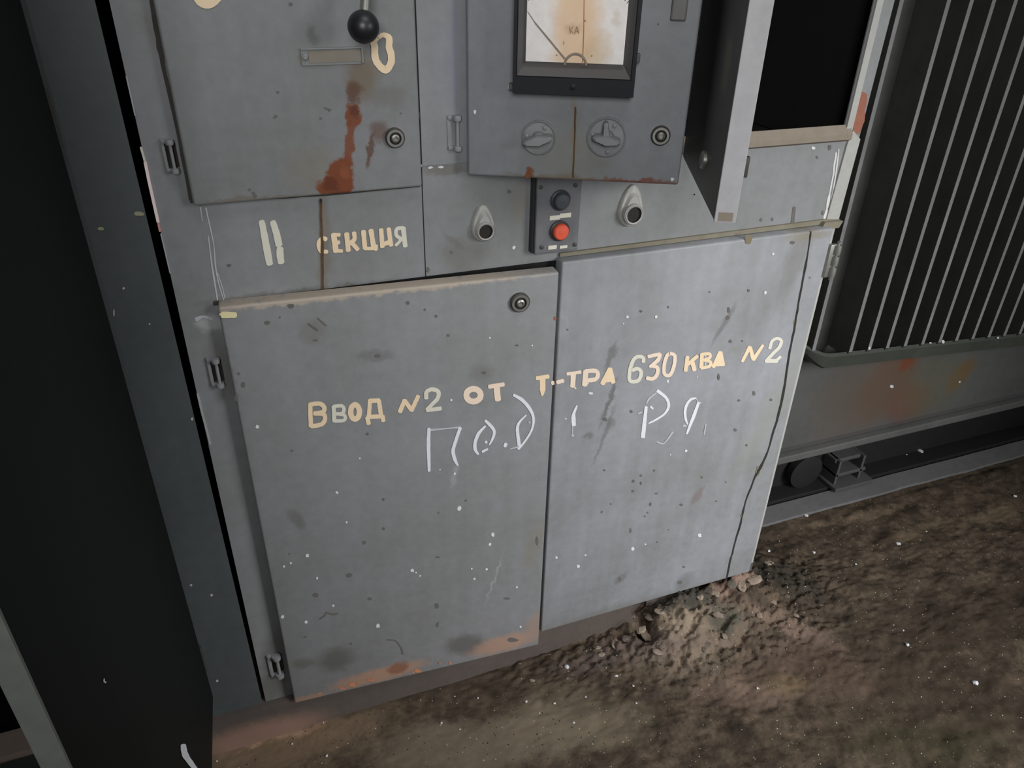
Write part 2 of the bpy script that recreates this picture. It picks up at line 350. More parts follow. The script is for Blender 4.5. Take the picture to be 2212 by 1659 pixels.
# ------------------------------------------------------------------ floor and base
GB = Gr(0)
def mound(x, y):
    h = 0
    if x > .3:
        k = min(1, max(0, (x-.64)/.12))*min(1, max(0, (1.10-x)/.18))
        h += .060*k*max(0, 1-max(0, -.012-y)/.17)**1.4*math.exp(-max(0, y-.02)**2/.01)
        h += .018*min(1, max(0, (x-.3)/.35))*math.exp(-y*y/.01)*min(1, max(0, (1.3-x)/.3))
    return h
def floor_h(x, y):
    p = Vector((x*3, y*3, 0)); h = noise.fractal(p, 1, 2, 4)*.004
    rough = .35+1.1*min(1, max(0, (x-.25)/.4))
    a = noise.fractal(Vector((x*16, y*24, 3)), .8, 2.1, 6)
    h += a*.0042*rough+noise.fractal(Vector((x*70, y*90, 5)), .6, 2, 4)*.0011*rough
    m = mound(x, y)
    h += m+m*.45*max(-.6, noise.fractal(Vector((x*26, y*40, 9)), .8, 2.1, 6))*.5; h += .006*min(1, m/.02)*(1 if noise.cell(Vector((x*30+noise.noise(Vector((x*40, y*40, 0)))*.8, y*40, 2))) > .5 else 0)
    if m > .002:
        q_ = noise.fractal(Vector((x*55, y*85, 1)), .5, 2, 4)
        h += min(1, m/.012)*(.0065*(round(q_*2.2)/2.2)+.0025*q_)
    if -.2 < y < .06 and .655 < x < .70: h -= .05*max(0, 1-abs(x-.677)/.024)*max(0, 1-abs(y+.01)/.05)
    if y > .17 and x > .98: h = min(h, .0)*.3-.002
    return h
bm = bmesh.new()
def axis(segs):
    out = []
    for a, b, st in segs:
        n = int(round((b-a)/st)); out += [a+(b-a)*k/n for k in range(n)]
    return out+[segs[-1][1]]
xs = axis([(-2.5, -.6, .1), (-.6, -.2, .03), (-.2, .55, .0065), (.55, 1.15, .0036), (1.15, 2.3, .0065), (2.3, 3.6, .08)])
ys = axis([(-3.2, -.75, .1), (-.75, -.26, .0065), (-.26, .06, .0036), (.06, .26, .0065), (.26, 1.6, .08)])
grid = [[bm.verts.new((x, y, floor_h(x, y))) for x in xs] for y in ys]
for j in range(len(ys)-1):
    for i in range(len(xs)-1): bm.faces.new((grid[j][i], grid[j][i+1], grid[j+1][i+1], grid[j+1][i]))
def G(x, y, rx, ry, col, op=.6, soft=1, rot=0):
    c = GB.hit(x, y); cr, sr = math.cos(math.radians(rot)), math.sin(math.radians(rot))
    a = GB.hit(x+rx*cr, y+rx*sr)-c; b_ = GB.hit(x-ry*sr, y+ry*cr)-c
    return (c, a, b_.length, col, op, soft)
FLT, FPK, FDK, FYL, FDK2 = lin(150, 134, 118), lin(160, 132, 116), lin(66, 56, 45), lin(150, 128, 92), lin(84, 74, 62)
gb = [G(1060, 1600, 250, 60, lin(122, 112, 96), .6, .7, -8), G(1250, 1560, 160, 60, lin(116, 106, 88), .4, 1),
      G(620, 1600, 220, 60, lin(134, 114, 93), .65, 1, -14), G(800, 1520, 200, 20, lin(66, 56, 45), .6, .8, -16), G(560, 1590, 140, 12, lin(180, 146, 124), .6, .9, -12),
      G(1500, 1400, 120, 50, lin(130, 116, 102), .6, .9, -15), G(1700, 1365, 110, 18, lin(128, 108, 96), .5, .9, 14), G(1800, 1450, 150, 60, lin(100, 82, 72), .45, 1), G(1600, 1500, 90, 40, lin(120, 100, 88), .5, 1),
      G(1690, 1270, 80, 36, lin(40, 38, 32), .8, 1), G(1575, 1310, 50, 16, lin(150, 126, 112), .6, .8, -25), G(1420, 1330, 60, 14, lin(140, 122, 110), .6, .8, -20), G(1470, 1340, 60, 30, lin(58, 58, 53), .7, .7),
      G(2050, 1350, 260, 60, lin(50, 42, 33), .6, 1, -18), G(2080, 1520, 220, 80, lin(50, 42, 32), .6, .9), G(2000, 1610, 180, 40, lin(56, 54, 36), .5, 1),
      G(2100, 1120, 160, 10, lin(120, 104, 84), .4, .8, -14), G(1860, 1110, 120, 7, lin(120, 104, 84), .4, .9, -14), G(1700, 1480, 40, 20, lin(130, 112, 80), .35, 1),
      G(1350, 1420, 140, 24, lin(92, 80, 76), .5, 1, -12), G(1560, 1380, 30, 30, lin(64, 66, 58), .7, .7), G(1470, 1380, 50, 20, lin(142, 128, 110), .6, .8, -20)]
M_floor = surf('dirty_concrete_floor', lin(56, 48, 39), lin(84, 72, 60), rough=(.75, .95), blobs=gb, plane='xy', warp=.03, var_scale=14, streak=0, mott=.9, bump=1.0, spec=.25, grain=.35)
link('floor', bm, M_floor, smooth=False)['kind'] = 'structure'
fl = bpy.data.objects['floor']
for p in fl.data.polygons: p.use_smooth = True
bm = bmesh.new(); box(bm, -2.5, 3.6, 1.5, 1.6, -.02, 3.0)
M_wall = surf('dark_plaster', lin(88, 90, 88), lin(104, 104, 100), rough=(.8, .95))
link('wall_back', bm, M_wall)['kind'] = 'structure'
# concrete lip of the transformer bay
bm = bmesh.new(); n = 60; prev = None
for k in range(n+1):
    x = .97+(3.2-.97)*k/n; j = .004*noise.noise(Vector((x*9, 0, 4)))
    cur = [bm.verts.new(c) for c in ((x, .192+j, -.01), (x, .195+j, .004), (x, .248+j*.4, .006), (x, .25, -.01))]
    if prev:
        for i in range(3): bm.faces.new((prev[i], prev[i+1], cur[i+1], cur[i]))
    prev = cur
M_lip = surf('grey_concrete_lip', lin(84, 84, 86), lin(104, 102, 104), rough=(.8, .95), bump=.5)
link('trim_1', bm, M_lip, fix=False)['kind'] = 'structure'

# steel base under both cabinets
bm = bmesh.new()
def jag(x0, x1, n, z0, amp): return [(x0+(x1-x0)*k/n, z0+random.uniform(-amp, amp)) for k in range(n+1)]
prism(bm, [(-.85, -.02), (.66, -.02), (.668, .03), (.657, .06), (.665, .0875), (-.85, .0875)], .012, .03)
prism(bm, [(.70, -.02), (.965, -.02), (.965, .0875), (.70, .0875)], .02, .036)
box(bm, -.85, .965, .03, .6, -.02, .05)
bb = [B(Fr((0, .012, 0)), 560, 1590, 130, 28, lin(150, 118, 102), .7, 1, rot=-16), B(Fr((0, .012, 0)), 800, 1480, 200, 12, lin(70, 64, 60), .4, 1, rot=-14)]
M_base = surf('dusty_brown_base', lin(74, 67, 63), lin(92, 83, 78), rough=(.75, .9), blobs=bb, bump=.5)
o = link('base_channel', bm, M_base); tag(o, 'dusty brown-grey base channel running along the floor under the cabinets', 'base')

# ------------------------------------------------------------------ main cabinet
cab = empty('switchgear_cabinet', (.445, .3, .088), 'worn grey electrical cabinet with painted Cyrillic lettering beside the transformer', 'electrical cabinet')
XL, XR, ZT = -.0755, .966, 1.98
bm = bmesh.new()
box(bm, XL, XL+.003, .026, .6, .088, ZT); box(bm, XR-.003, XR, .026, .6, .088, ZT)
box(bm, XL, XR, .597, .6, .088, ZT); box(bm, XL, XR, .026, .6, ZT-.003, ZT); box(bm, XL, XR, .026, .6, .088, .092)
link('carcass', bm, M_en, cab)
bm = bmesh.new()                                          # instrument bay, its unlit dark put in as black
box(bm, .30, .962, .33, .335, .98, ZT-.01); box(bm, .30, .305, .027, .33, .98, ZT-.01); box(bm, .955, .962, .027, .33, .98, ZT-.01)
box(bm, .30, .962, .027, .33, .972, .978); box(bm, .60, .604, .027, .33, .98, ZT-.01)
box(bm, .66, .69, .29, .33, 1.0, 1.9, bev=.002); box(bm, .8, .86, .27, .33, 1.25, 1.42, bev=.003); box(bm, .72, .93, .31, .33, 1.1, 1.13, bev=.002)
flecks(bm, Fr((0, 0, 0)), [(1785, 238, 16, 4)], 1, y=.3285)
link('instrument_bay', bm, [M_in, M_chalkf], cab)

def panel(polys, y0=.022, y1=.0245):
    bm = bmesh.new()
    for p in polys: prism(bm, p, y0, y1)
    return bm
# left front panel with its post
bm = panel([[(XL, .088), (-.025, .088), (-.025, .862), (.2478, .862), (.2478, ZT), (XL, ZT)]])
T = crop(540, 460, 6.144)
y = -.0005
flecks(bm, F0, [(495, 574, 5, 4), (1108, 378-0, 0.1, .1)], 2)
stroke(bm, F0, [(433, 448), (437, 478)], [3, 2], mi=1); stroke(bm, F0, [(445, 450), (451, 478), (462, 530), (465, 570), (472, 610), (484, 650)], [4, 3, 2, 3, 3, 2], mi=1)
stroke(bm, F0, [(450, 510), (456, 560), (462, 600), (470, 648)], [2, 3, 4, 3], mi=1); stroke(bm, F0, [(470, 590), (480, 620), (486, 645)], 2, mi=1)
stroke(bm, F0, [(424, 690), (440, 684), (458, 690)], [10, 5, 7], mi=1)
stroke(bm, F0, [(693, 430), (694, 480), (696, 540), (697, 626)], [6, 5, 6, 5], mi=3, y=-.0012)
flecks(bm, F0, [(693, 434, 3, 5)], 4, y=-.0015)
bm.free()
def rebuild_left():
    bm = bmesh.new(); f = Fr((0, .022, 0))
    prism(bm, [(XL, .088), (-.025, .088), (-.025, .862), (.2478, .862), (.2478, ZT), (XL, ZT)], 0, .0025)
    flecks(bm, f, [(495, 574, 5, 4), (545, 415, 4, 6)], 2)
    stroke(bm, f, [(433, 448), (437, 478)], [3, 2], mi=1); stroke(bm, f, [(445, 450), (451, 478), (462, 530), (465, 570), (472, 610), (484, 650)], [4, 3, 2, 3, 3, 2], mi=1)
    stroke(bm, f, [(450, 510), (456, 560), (462, 600), (470, 648)], [2, 3, 4, 3], mi=1); stroke(bm, f, [(470, 590), (480, 620), (486, 645)], 2, mi=1)
    stroke(bm, f, [(424, 690), (440, 684), (458, 690)], [10, 5, 7], mi=1)
    stroke(bm, f, [(693, 430), (694, 480), (696, 540), (697, 626)], [6, 5, 6, 5], mi=3, y=-.0013, jit=.25)
    flecks(bm, f, [(693, 434, 3, 5)], 4, y=-.002)
    stroke(bm, f, [(322, -40), (338, 60), (352, 140), (372, 230), (392, 330), (412, 432)], [9, 11, 12, 9, 7, 7], mi=5, jit=.3)  # painted shadow gap along the upper door's left and lower edges
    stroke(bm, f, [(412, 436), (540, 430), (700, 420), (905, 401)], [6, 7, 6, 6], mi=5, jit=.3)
    stroke(bm, f, [(462, 655), (640, 640), (840, 618), (915, 607)], [8, 9, 9, 7], mi=5, jit=.3)  # contact shadow above the left door, painted as a dark band
    return link('front_panel', bm, [M_fr, M_chalkf, M_dark, M_rustln, M_black, simple('seam_shadow', lin(64, 62, 58), .95, var=.35, scale=90)], cab, f, fix=False)
lp = rebuild_left(); lp['label'] = 'left front panel reading II СЕКЦИЯ, with a rusty vertical run'
# lettering II СЕКЦИЯ
bm = bmesh.new(); S = 6.144
def S_(pts, w_, F=F0, cf=T, s=S, mi=0, **k):
    stroke(bm, F, cf(*pts), [v/s for v in w_] if isinstance(w_, (list, tuple)) else w_/s, mi=mi, y=-.0007, **k)
S_([(155, 115), (190, 290), (225, 480), (262, 675)], [80, 90, 95, 90], mi=1)
S_([(305, 120), (350, 270), (385, 425)], [80, 92, 95], mi=1); S_([(398, 470), (400, 560), (412, 655)], [90, 95, 90], mi=1)
link('painted_lettering', bm, [M_cream, M_cream2], lp, F0)['label'] = 'pale painted II'; bm = bmesh.new()
S_([(1010, 350), (960, 335), (920, 380), (915, 440), (945, 505), (1025, 515)], [60, 50, 55, 60, 60, 50])
S_([(1112, 285), (1140, 510)], 75); S_([(1110, 292), (1190, 290)], 50); S_([(1130, 392), (1185, 392)], 50); S_([(1140, 500), (1222, 505)], 46)
S_([(1282, 275), (1305, 500)], 66); S_([(1380, 262), (1385, 350), (1325, 405)], 58); S_([(1340, 385), (1430, 485)], 58)
S_([(1505, 242), (1525, 470)], 62); S_([(1605, 230), (1642, 460)], 66); S_([(1520, 472), (1685, 470)], 46); S_([(1680, 430), (1668, 492)], 40)
S_([(1740, 220), (1757, 450)], 60); S_([(1760, 415), (1865, 385)], 60); S_([(1840, 210), (1872, 430)], 60)
S_([(2035, 200), (2060, 440)], 64, mi=1); S_([(2040, 200), (1950, 212), (1945, 300), (2025, 352)], 50, mi=1); S_([(1995, 370), (1935, 430)], 40, mi=1)
link('painted_lettering', bm, [M_cream, M_cream2], lp, F0)['label'] = 'cream hand-painted СЕКЦИЯ'

# instrument panel, right two thirds, with two openings
bm = bmesh.new()
x0, x1 = .2494, XR+.004
zb, mo0, mo1, ro0, ro1 = .862, .335, .585, .628, .9345
for p in ([(x0, zb), (x1-.004, zb), (x1, 1.02), (x1, 1.0285), (x0, 1.0285)], [(x0, 1.0285), (mo0, 1.0285), (mo0, ZT), (x0, ZT)],
          [(mo1, 1.0285), (ro0, 1.0285), (ro0, ZT), (mo1, ZT)], [(ro1, 1.0285), (x1, 1.0285), (x1+.004, 1.3), (x1+.004, ZT), (ro1, ZT)],
          [(mo0, 1.72), (mo1, 1.72), (mo1, ZT), (mo0, ZT)], [(ro0, 1.72), (ro1, 1.72), (ro1, ZT), (ro0, ZT)]):
    prism(bm, p, 0, .0025)
# raised seam at the step, weld bead, red oxide patch, marks
f = F0
box(bm, .2494, .335, -.0025, 0, 1.0165, 1.95)
stroke(bm, f, [(1806, 330), (1798, 390), (1788, 440), (1782, 476)], [4, 3, 5, 7], mi=4, jit=.5)
stroke(bm, f, [(1812, 322), (1805, 380), (1794, 440)], [2, 3, 2], mi=4, jit=.5)
stroke(bm, f, [(1716, 448), (1712, 482)], [6, 8], mi=2)
flecks(bm, f, [(1644, 475, 3, 4), (1668, 474, 3, 4), (1765, 340, 3), (1792, 318, 4, 6), (1100, 414, 5, 4), (975, 545, 4, 3), (1777, 460, 3, 5), (905, 250, 4, 8), (903, 50, 4, 8), (924, 583, 5, 6)], 2)
flecks(bm, f, [(1757, 320, 4), (908, 358, 4), (930, 362, 5, 3), (952, 361, 6, 2.5), (1110, 535, 4), (905, 356, 3)], 1)
stroke(bm, f, [(1862, 205), (1856, 250), (1851, 285)], [24, 26, 16], mi=3, jit=.2)
link('instrument_panel', bm, [M_fr, M_white, M_dark, M_red_ox, simple('bare_scratch', lin(196, 197, 196), .6)], cab, F0, fix=False)['label'] = 'right front panel with two open instrument cut-outs'
# dusty lip under the right opening and its jamb
bm = bmesh.new()
prf = [(.0, 1.029), (-.010, 1.016), (-.010, 1.008), (.0, 1.003)]
def xpr(bm, prf, xa, xb, mi=0):
    a = [bm.verts.new((xa, p[0], p[1])) for p in prf]; b_ = [bm.verts.new((xb, p[0], p[1])) for p in prf]
    n = len(prf); fs = [bm.faces.new(a[::-1]), bm.faces.new(b_)]
    for i in range(n): fs.append(bm.faces.new((a[i], a[(i+1) % n], b_[(i+1) % n], b_[i])))
    for f_ in fs: f_.material_index = mi
xpr(bm, prf, .63, .945)
link('opening_lip', bm, M_dust, cab, F0)['label'] = 'dusty brown lip under the open instrument cut-out'
bm = bmesh.new()
prism(bm, [(.936, 1.02), (.948, 1.02), (.950, 1.95), (.938, 1.95)], -.004, 0)
prism(bm, [(.940, .865), (.966, .865), (.970, 1.005), (.951, 1.02), (.946, 1.0)], -.003, 0)
link('corner_post', bm, M_post, cab, F0)['label'] = 'pale right corner post'
# black joint between the two front sheets
bm = bmesh.new(); prism(bm, [(.2468, .862), (.2502, .862), (.2502, 1.97), (.2468, 1.97)], .0015, .005); link('sheet_joint', bm, M_black, cab, F0)
# lower right post beside the door, lower backing
bm = bmesh.new(); box(bm, -.025, .966, .004, .006, .088, .862)
link('unlit_door_hollow', bm, M_in, cab, F0)
bm = bmesh.new(); box(bm, .944, .966, 0, .003, .088, .86)
link('right_post', bm, M_post, cab, F0)
bm = bmesh.new()                                        # ledge above the right hand door
prism(bm, [(.452, .8680), (.958, .8685), (.967, .874), (.94, .8765), (.452, .8735)], -.0045, 0)
prism(bm, [(.925, .862), (.962, .862), (.968, .873), (.93, .8745)], -.012, -.0045)
link('door_ledge', bm, M_ledge, cab, F0)['label'] = 'narrow ledge with olive dust above the right door'
# pale strips put in for light showing through the gap between cabinets
bm = bmesh.new()
FG = Fr((0, .0195, 0))
def gapstrip(pts, w_, mi):
    w_ = w_*.62
    P = [FG.hit(*p)-Vector((.0022, 0, 0)) for p in pts]
    for a, b_ in zip(P, P[1:]):
        s = .0006*w_
        prism(bm, [(a.x-s, a.z), (a.x+s, a.z), (b_.x+s, b_.z), (b_.x-s, b_.z)], 0, .003, mi)
M_gs = [M_cream2, M_edge, simple('pinkish_white_light_strip', lin(240, 222, 222), .7), simple('rose_light_strip', lin(200, 150, 146), .7)]
gapstrip([(278, 165), (287, 205), (297, 250)], 2.2, 1); link('gap_light_strip', bm, M_gs, cab, FG); bm = bmesh.new(); gapstrip([(309, 318), (318, 350)], 3.2, 0); gapstrip([(318, 350), (326, 390), (337, 440), (346, 480)], 4.4, 2)
gapstrip([(346, 480), (350, 500)], 3.2, 3); gapstrip([(352, 505), (372, 590)], 2.2, 1)
link('gap_light_strip', bm, M_gs, cab, FG)['label'] = 'pinkish white strip for light through the gap beside the upper left hinge'; bm = bmesh.new(); gapstrip([(431, 850), (440, 890), (452, 935), (458, 960)], 4, 1)
link('gap_light_strip', bm, M_gs, cab, FG)

# --- door shell: folded sheet, hollow behind
def shell(name, F, w_, h, depth, mats, parent, extra=None, rad=.0035, x_from=0, thick=.0016):
    bm = bmesh.new()
    vs = {}
    for ix, x in enumerate((x_from, x_from+w_)):
        for iy, y_ in enumerate((0, depth)):
            for iz, z in enumerate((0, h)): vs[ix, iy, iz] = bm.verts.new((x, y_, z))
    fr = bm.faces.new((vs[0, 0, 0], vs[1, 0, 0], vs[1, 0, 1], vs[0, 0, 1]))
    bm.faces.new((vs[0, 0, 0], vs[0, 0, 1], vs[0, 1, 1], vs[0, 1, 0])); bm.faces.new((vs[1, 0, 0], vs[1, 1, 0], vs[1, 1, 1], vs[1, 0, 1]))
    bm.faces.new((vs[0, 0, 1], vs[1, 0, 1], vs[1, 1, 1], vs[0, 1, 1])); bm.faces.new((vs[0, 0, 0], vs[0, 1, 0], vs[1, 1, 0], vs[1, 0, 0]))
    es = list(fr.edges)+[e for e in bm.edges if abs(e.verts[0].co.y-e.verts[1].co.y) > 1e-4]
    bmesh.ops.bevel(bm, geom=es, offset=rad, segments=3, affect='EDGES', profile=.5)
    for f_ in bm.faces: f_.normal_update()
    # thickness: inner skin
    geo = [f_ for f_ in bm.faces]
    bmesh.ops.recalc_face_normals(bm, faces=geo)
    fr = max(bm.faces, key=lambda f_: f_.calc_area())
    if fr.normal.y > 0: bmesh.ops.reverse_faces(bm, faces=list(bm.faces))
    bmesh.ops.solidify(bm, geom=list(bm.faces), thickness=thick)
    if extra: extra(bm)
    o = link(name, bm, mats, parent, F, fix=False)
    for p in o.data.polygons: p.use_smooth = True
    o.data.set_sharp_from_angle(angle=math.radians(35))
    return o
def m_per_px(F, x, y): return ((F.hit(x+5, y)-F.hit(x-5, y)).length)/10
def lock(F, x, y, parent, r=20, up=False):
    c = F.hit(x, y); s = m_per_px(F, x, y)*r
    bm = bmesh.new()
    lathe(bm, [(s*1.0, 0), (s*1.0, .004), (s*.86, .006), (s*.62, .006), (s*.60, .003), (s*.40, .003), (s*.40, .007), (s*.25, .008), (s*.22, .0055)], c, 30)
    for f_ in bm.faces:
        d = (f_.calc_center_median()-c); rr = math.hypot(d.x, d.z)
        if rr > s*.84: f_.material_index = 1
        elif s*.42 < rr < s*.63: f_.material_index = 2
    return link('lock', bm, [M_metal, M_dsteel, M_black], parent, F, smooth=True)
def hinge(F, x, y, parent, h=60, name='hinge', side=-1, dark=False):
    """a loop hinge: barrel, two ears and a curved strap"""
    c = F.hit(x, y); s = m_per_px(F, x, y); hh = h*s/2*1.15; r = 7*s
    bm = bmesh.new()
    tube(bm, c+Vector((0, -.008, -hh*.72)), c+Vector((0, -.008, hh*.72)), r*.55, mi=0)
    for sg in (-1, 1):
        lathe(bm, [(r*.2, -hh*.16), (r*1.25, -hh*.14), (r*1.35, 0), (r*1.25, hh*.14), (r*.2, hh*.16)], c+Vector((0, -.008, sg*hh*.85)), 16, axis='z')
        box(bm, c.x-r*2.6, c.x+r*.3, c.y-.006, c.y+.001, c.z+sg*hh*.85-hh*.12, c.z+sg*hh*.85+hh*.12, bev=.0015)
    box(bm, c.x-r*2.8, c.x-r*1.7, c.y-.004, c.y+.001, c.z-hh, c.z+hh, bev=.0012)
    box(bm, c.x-r*1.6, c.x+r*1.6, c.y-.0012, c.y+.001, c.z-hh*.72, c.z+hh*.72, mi=1)  # black plate stands for the shaded notch behind the barrel
    return link(name, bm, [M_en, M_black], parent, F, smooth=True)

# upper left door
def up_extra(bm):
    stroke(bm, FU, [(546, 415), (552, 425)], [4, 7], mi=1)
    flecks(bm, FU, [(628, 9, 4), (600, 199, 3), (711, 238, 3), (693, 256, 3), (539, 410, 3), (866, 245, 2)], 1)
ud = shell('upper_door', FU, .2776, .92, .017, [M_up, M_dark], cab, up_extra); ud['label'] = 'upper left door, grey with a rust run, black ball handle and painted 0'
lock(FU, 852, 297, ud, 21)
bm = bmesh.new(); K = crop(640, 0, 6.9125)
stroke(bm, FU, K((1230, 560), (1300, 520), (1385, 570), (1385, 700), (1420, 830), (1410, 950), (1335, 1045), (1240, 980), (1180, 870), (1170, 720), (1160, 620), (1215, 570)), [v/6.91 for v in (60, 70, 100, 105, 105, 105, 110, 105, 105, 105, 100, 60)], y=-.0007)
link('painted_numeral', bm, M_cream, ud, FU)['label'] = 'cream painted 0 beside the ball handle'
bm = bmesh.new(); ring_stroke(bm, FU, 448, -34, 26, 40, 26, y=-.0007)
link('painted_numeral', bm, M_cream, ud, FU)
# label holder
bm = bmesh.new(); s = m_per_px(FU, 720, 120)
a, b_ = FU.hit(650, 124), FU.hit(782, 118)
zc = (a.z+b_.z)/2
box(bm, a.x, b_.x, -.0025, 0, zc-18*s, zc+17*s, mi=0, bev=.0008); box(bm, a.x+16*s, b_.x-3*s, -.0035, -.0024, zc-12*s, zc+12*s, mi=1)
box(bm, a.x, b_.x, -.005, 0, zc+14*s, zc+18*s, mi=0, bev=.001); box(bm, b_.x-3*s, b_.x+2*s, -.005, 0, zc-16*s, zc+17*s, mi=0, bev=.001)
lathe(bm, [(.0035, 0), (.0035, .004), (.002, .005)], (a.x+8*s, -.001, zc), 14, mi=0)
link('label_holder', bm, [M_en, simple('brown_label', lin(124, 118, 108), .8)], ud, FU)
# ball handle
bm = bmesh.new(); yb = -.052
c = FU.hit(785, 58, yb); sB = m_per_px(FU, 785, 58)*(FU.hit(785, 58, yb)-FU.m.transposed()@(CAM-FU.o)).length/(FU.hit(785, 58, 0)-FU.m.transposed()@(CAM-FU.o)).length
rb = 34*sB; prof = [(rb*math.sin(math.pi*k/16)+1e-5, rb*math.cos(math.pi*k/16)) for k in range(17)]
lathe(bm, prof, c, 32, axis='z')
tube(bm, c+Vector((.003, .004, rb*.7)), c+Vector((.02, .03, .085)), .0055, mi=1)
lathe(bm, [(.02, 0), (.02, .01), (.012, .022), (.012, .03), (.006, .031)], (c.x+.021, -.0, c.z+.088), 24, mi=1)
link('ball_handle', bm, [M_blackpl, M_metal], ud, FU, smooth=True)['label'] = 'black ball knob on a steel lever'
hinge(F0, 372, 335, cab, 68)

# lower left door, slightly ajar
c6f = lambda L: [(q(c6, a[0], a[1])+(a[2],)) if len(a) == 3 else (q(c6, a[0], a[1])+(a[2], a[3])) for a in L]
c4f = lambda L: [(q(c4, a[0], a[1])+tuple(a[2:])) for a in L]
c5f = lambda L: [(q(c5, a[0], a[1])+tuple(a[2:])) for a in L]
c7f = lambda L: [(q(c7, a[0], a[1])+tuple(a[2:])) for a in L]
def ld_extra(bm):
    flecks(bm, FL, c6f([(855, 157, 3), (907, 315, 2.5), (697, 492, 4.5), (574, 549, 2.6), (610, 532, 2.6), (750, 612, 2.8), (566, 817, 4), (692, 845, 3.6), (1072, 865, 4.6), (836, 758, 2.6),
                        (1505, 241, 5), (1683, 381, 4.4), (1667, 433, 3.6), (1256, 571, 4), (1275, 583, 2), (1297, 600, 2), (1650, 565, 2.6), (1585, 616, 2.6), (1810, 660, 2.4), (1570, 562, 2), (1480, 58, 2.4), (1830, 870, 2.4)]), 1)
    flecks(bm, FL, c4f([(1765, 860, 2.4), (1990, 900, 2), (530, 1332, 4), (1560, 1190, 2.6), (1580, 1580, 2.6), (1075, 1500, 2), (1500, 1560, 1.6)]), 1)
    flecks(bm, FL, c4f([(708, 692, 7, 6), (583, 780, 6, 4), (432, 1050, 3), (455, 1110, 5, 7), (1545, 847, 3), (1910, 900, 4, 2), (1735, 1045, 5, 3), (1480, 745, 3), (1330, 675, 4), (1420, 710, 2.4), (1170, 957, 6, 4), (1115, 1370, 3), (715, 1460, 2.4), (838, 873, 6, 2), (420, 1180, 4, 9), (650, 750, 2)]), 2)
    flecks(bm, FL, c6f([(1103, 195, 3), (1103, 350, 3), (1000, 424, 4), (603, 483, 2), (920, 597, 7, 5), (743, 703, 6, 5), (1030, 722, 5, 3), (1918, 415, 3, 9), (1390, 860, 3, 6), (1790, 940, 11, 5), (1540, 200, 2.4), (1395, 265, 2), (1390, 500, 5, 2), (685, 925, 4, 2), (930, 960, 3), (1385, 760, 4, 6), (1755, 720, 7, 3)]), 2)
    stroke(bm, FL, c4((800, 785), (850, 820)), [3, 5], mi=2); stroke(bm, FL, c4((850, 755), (895, 795)), [3, 3], mi=2)
    stroke(bm, FL, c6((765, 828), (790, 812), (800, 795), (830, 805), (860, 800)), [3, 4, 3, 4, 3], mi=2)
    stroke(bm, FL, c6((1120, 940), (1165, 945), (1195, 980), (1205, 1015)), [2, 3, 3, 5], mi=2)
    flecks(bm, FL, c4f([(345, 735, 6, 5)]), 3); stroke(bm, FL, c4((345, 738), (415, 738)), [14, 12], mi=3)
    flecks(bm, FL, c4f([(2112, 757, 4, 4)]), 4)
    for k in range(14):                                    # chipped paint along the bottom edge
        x = random.uniform(645, 990); y_ = 1518-.2346*(x-635)-random.uniform(5, 12)
        flecks(bm, FL, [(x, y_, random.uniform(2, 9), random.uniform(1.5, 4))], 5)
ld = shell('cabinet_door', FL, .4605, .7765, .022, [M_ld, M_white, M_dark, simple('yellowed_cream', lin(222, 212, 165), .7), M_red_ox, simple('rust_chip', lin(176, 120, 88), .9, var=.25)], cab, ld_extra)
ld['label'] = 'lower left door, slightly ajar, with rust along its bottom edge'
lock(FL, 1122, 652, ld, 21)
bm = bmesh.new(); V = crop(650, 800, 4.808); sV = 4.808
def V_(pts, w_, mi=0): S_(pts, w_, FL, V, sV, mi)
V_([(97, 350), (103, 580)], 46); V_([(95, 355), (190, 345), (240, 380), (228, 432), (140, 448)], 46); V_([(140, 448), (232, 455), (250, 500), (215, 560), (108, 580)], 46)
V_([(340, 375), (347, 528)], 42, 1); V_([(340, 375), (425, 370), (448, 408), (425, 448), (365, 452)], 36, 1); V_([(365, 452), (445, 462), (460, 500), (435, 522), (350, 526)], 36, 1)
ring_stroke(bm, FL, *V((562, 432))[0], 46/sV, 74/sV, 58/sV, y=-.0007)
V_([(716, 312), (706, 495)], 44); V_([(712, 318), (812, 312)], 46); V_([(808, 312), (835, 485)], 46); V_([(690, 482), (848, 478)], 44); V_([(690, 490), (704, 555)], 46); V_([(848, 475), (856, 525)], 44)
link('painted_lettering', bm, [M_cream, M_cream2, M_pink], ld, FL)['label'] = 'cream painted ВВОД'; bm = bmesh.new()
V_([(1028, 430), (1078, 312)], 46); V_([(1078, 315), (1148, 412)], 46); V_([(1148, 418), (1218, 268)], 44)
V_([(1302, 290), (1305, 225), (1360, 198), (1425, 220), (1420, 290), (1365, 350), (1310, 408)], [46, 42, 42, 46, 42, 40, 42], 1); V_([(1310, 414), (1452, 395)], 42, 1)
link('painted_lettering', bm, [M_cream, M_cream2, M_pink], ld, FL)['label'] = 'cream painted №2'; bm = bmesh.new()
ring_stroke(bm, FL, *V((1792, 258))[0], 74/sV, 66/sV, 62/sV, y=-.0007, mi=2)
V_([(1955, 170), (2105, 146)], 44, 2); V_([(2032, 160), (2045, 305)], 64, 2)
link('painted_lettering', bm, [M_cream, M_cream2, M_pink], ld, FL)['label'] = 'cream painted ОТ'; bm = bmesh.new()
W = crop(1080, 720, 5.925); sW = 5.925
S_([(470, 575), (620, 552)], 52, FL, W, sW); S_([(545, 570), (545, 720), (541, 798)], [75, 72, 20], FL, W, sW); S_([(668, 636), (682, 634)], 54, FL, W, sW, mi=2)
link('painted_lettering', bm, [M_cream, M_cream2, M_pink], ld, FL)['label'] = 'cream painted Т and half a dash'
bm = bmesh.new()
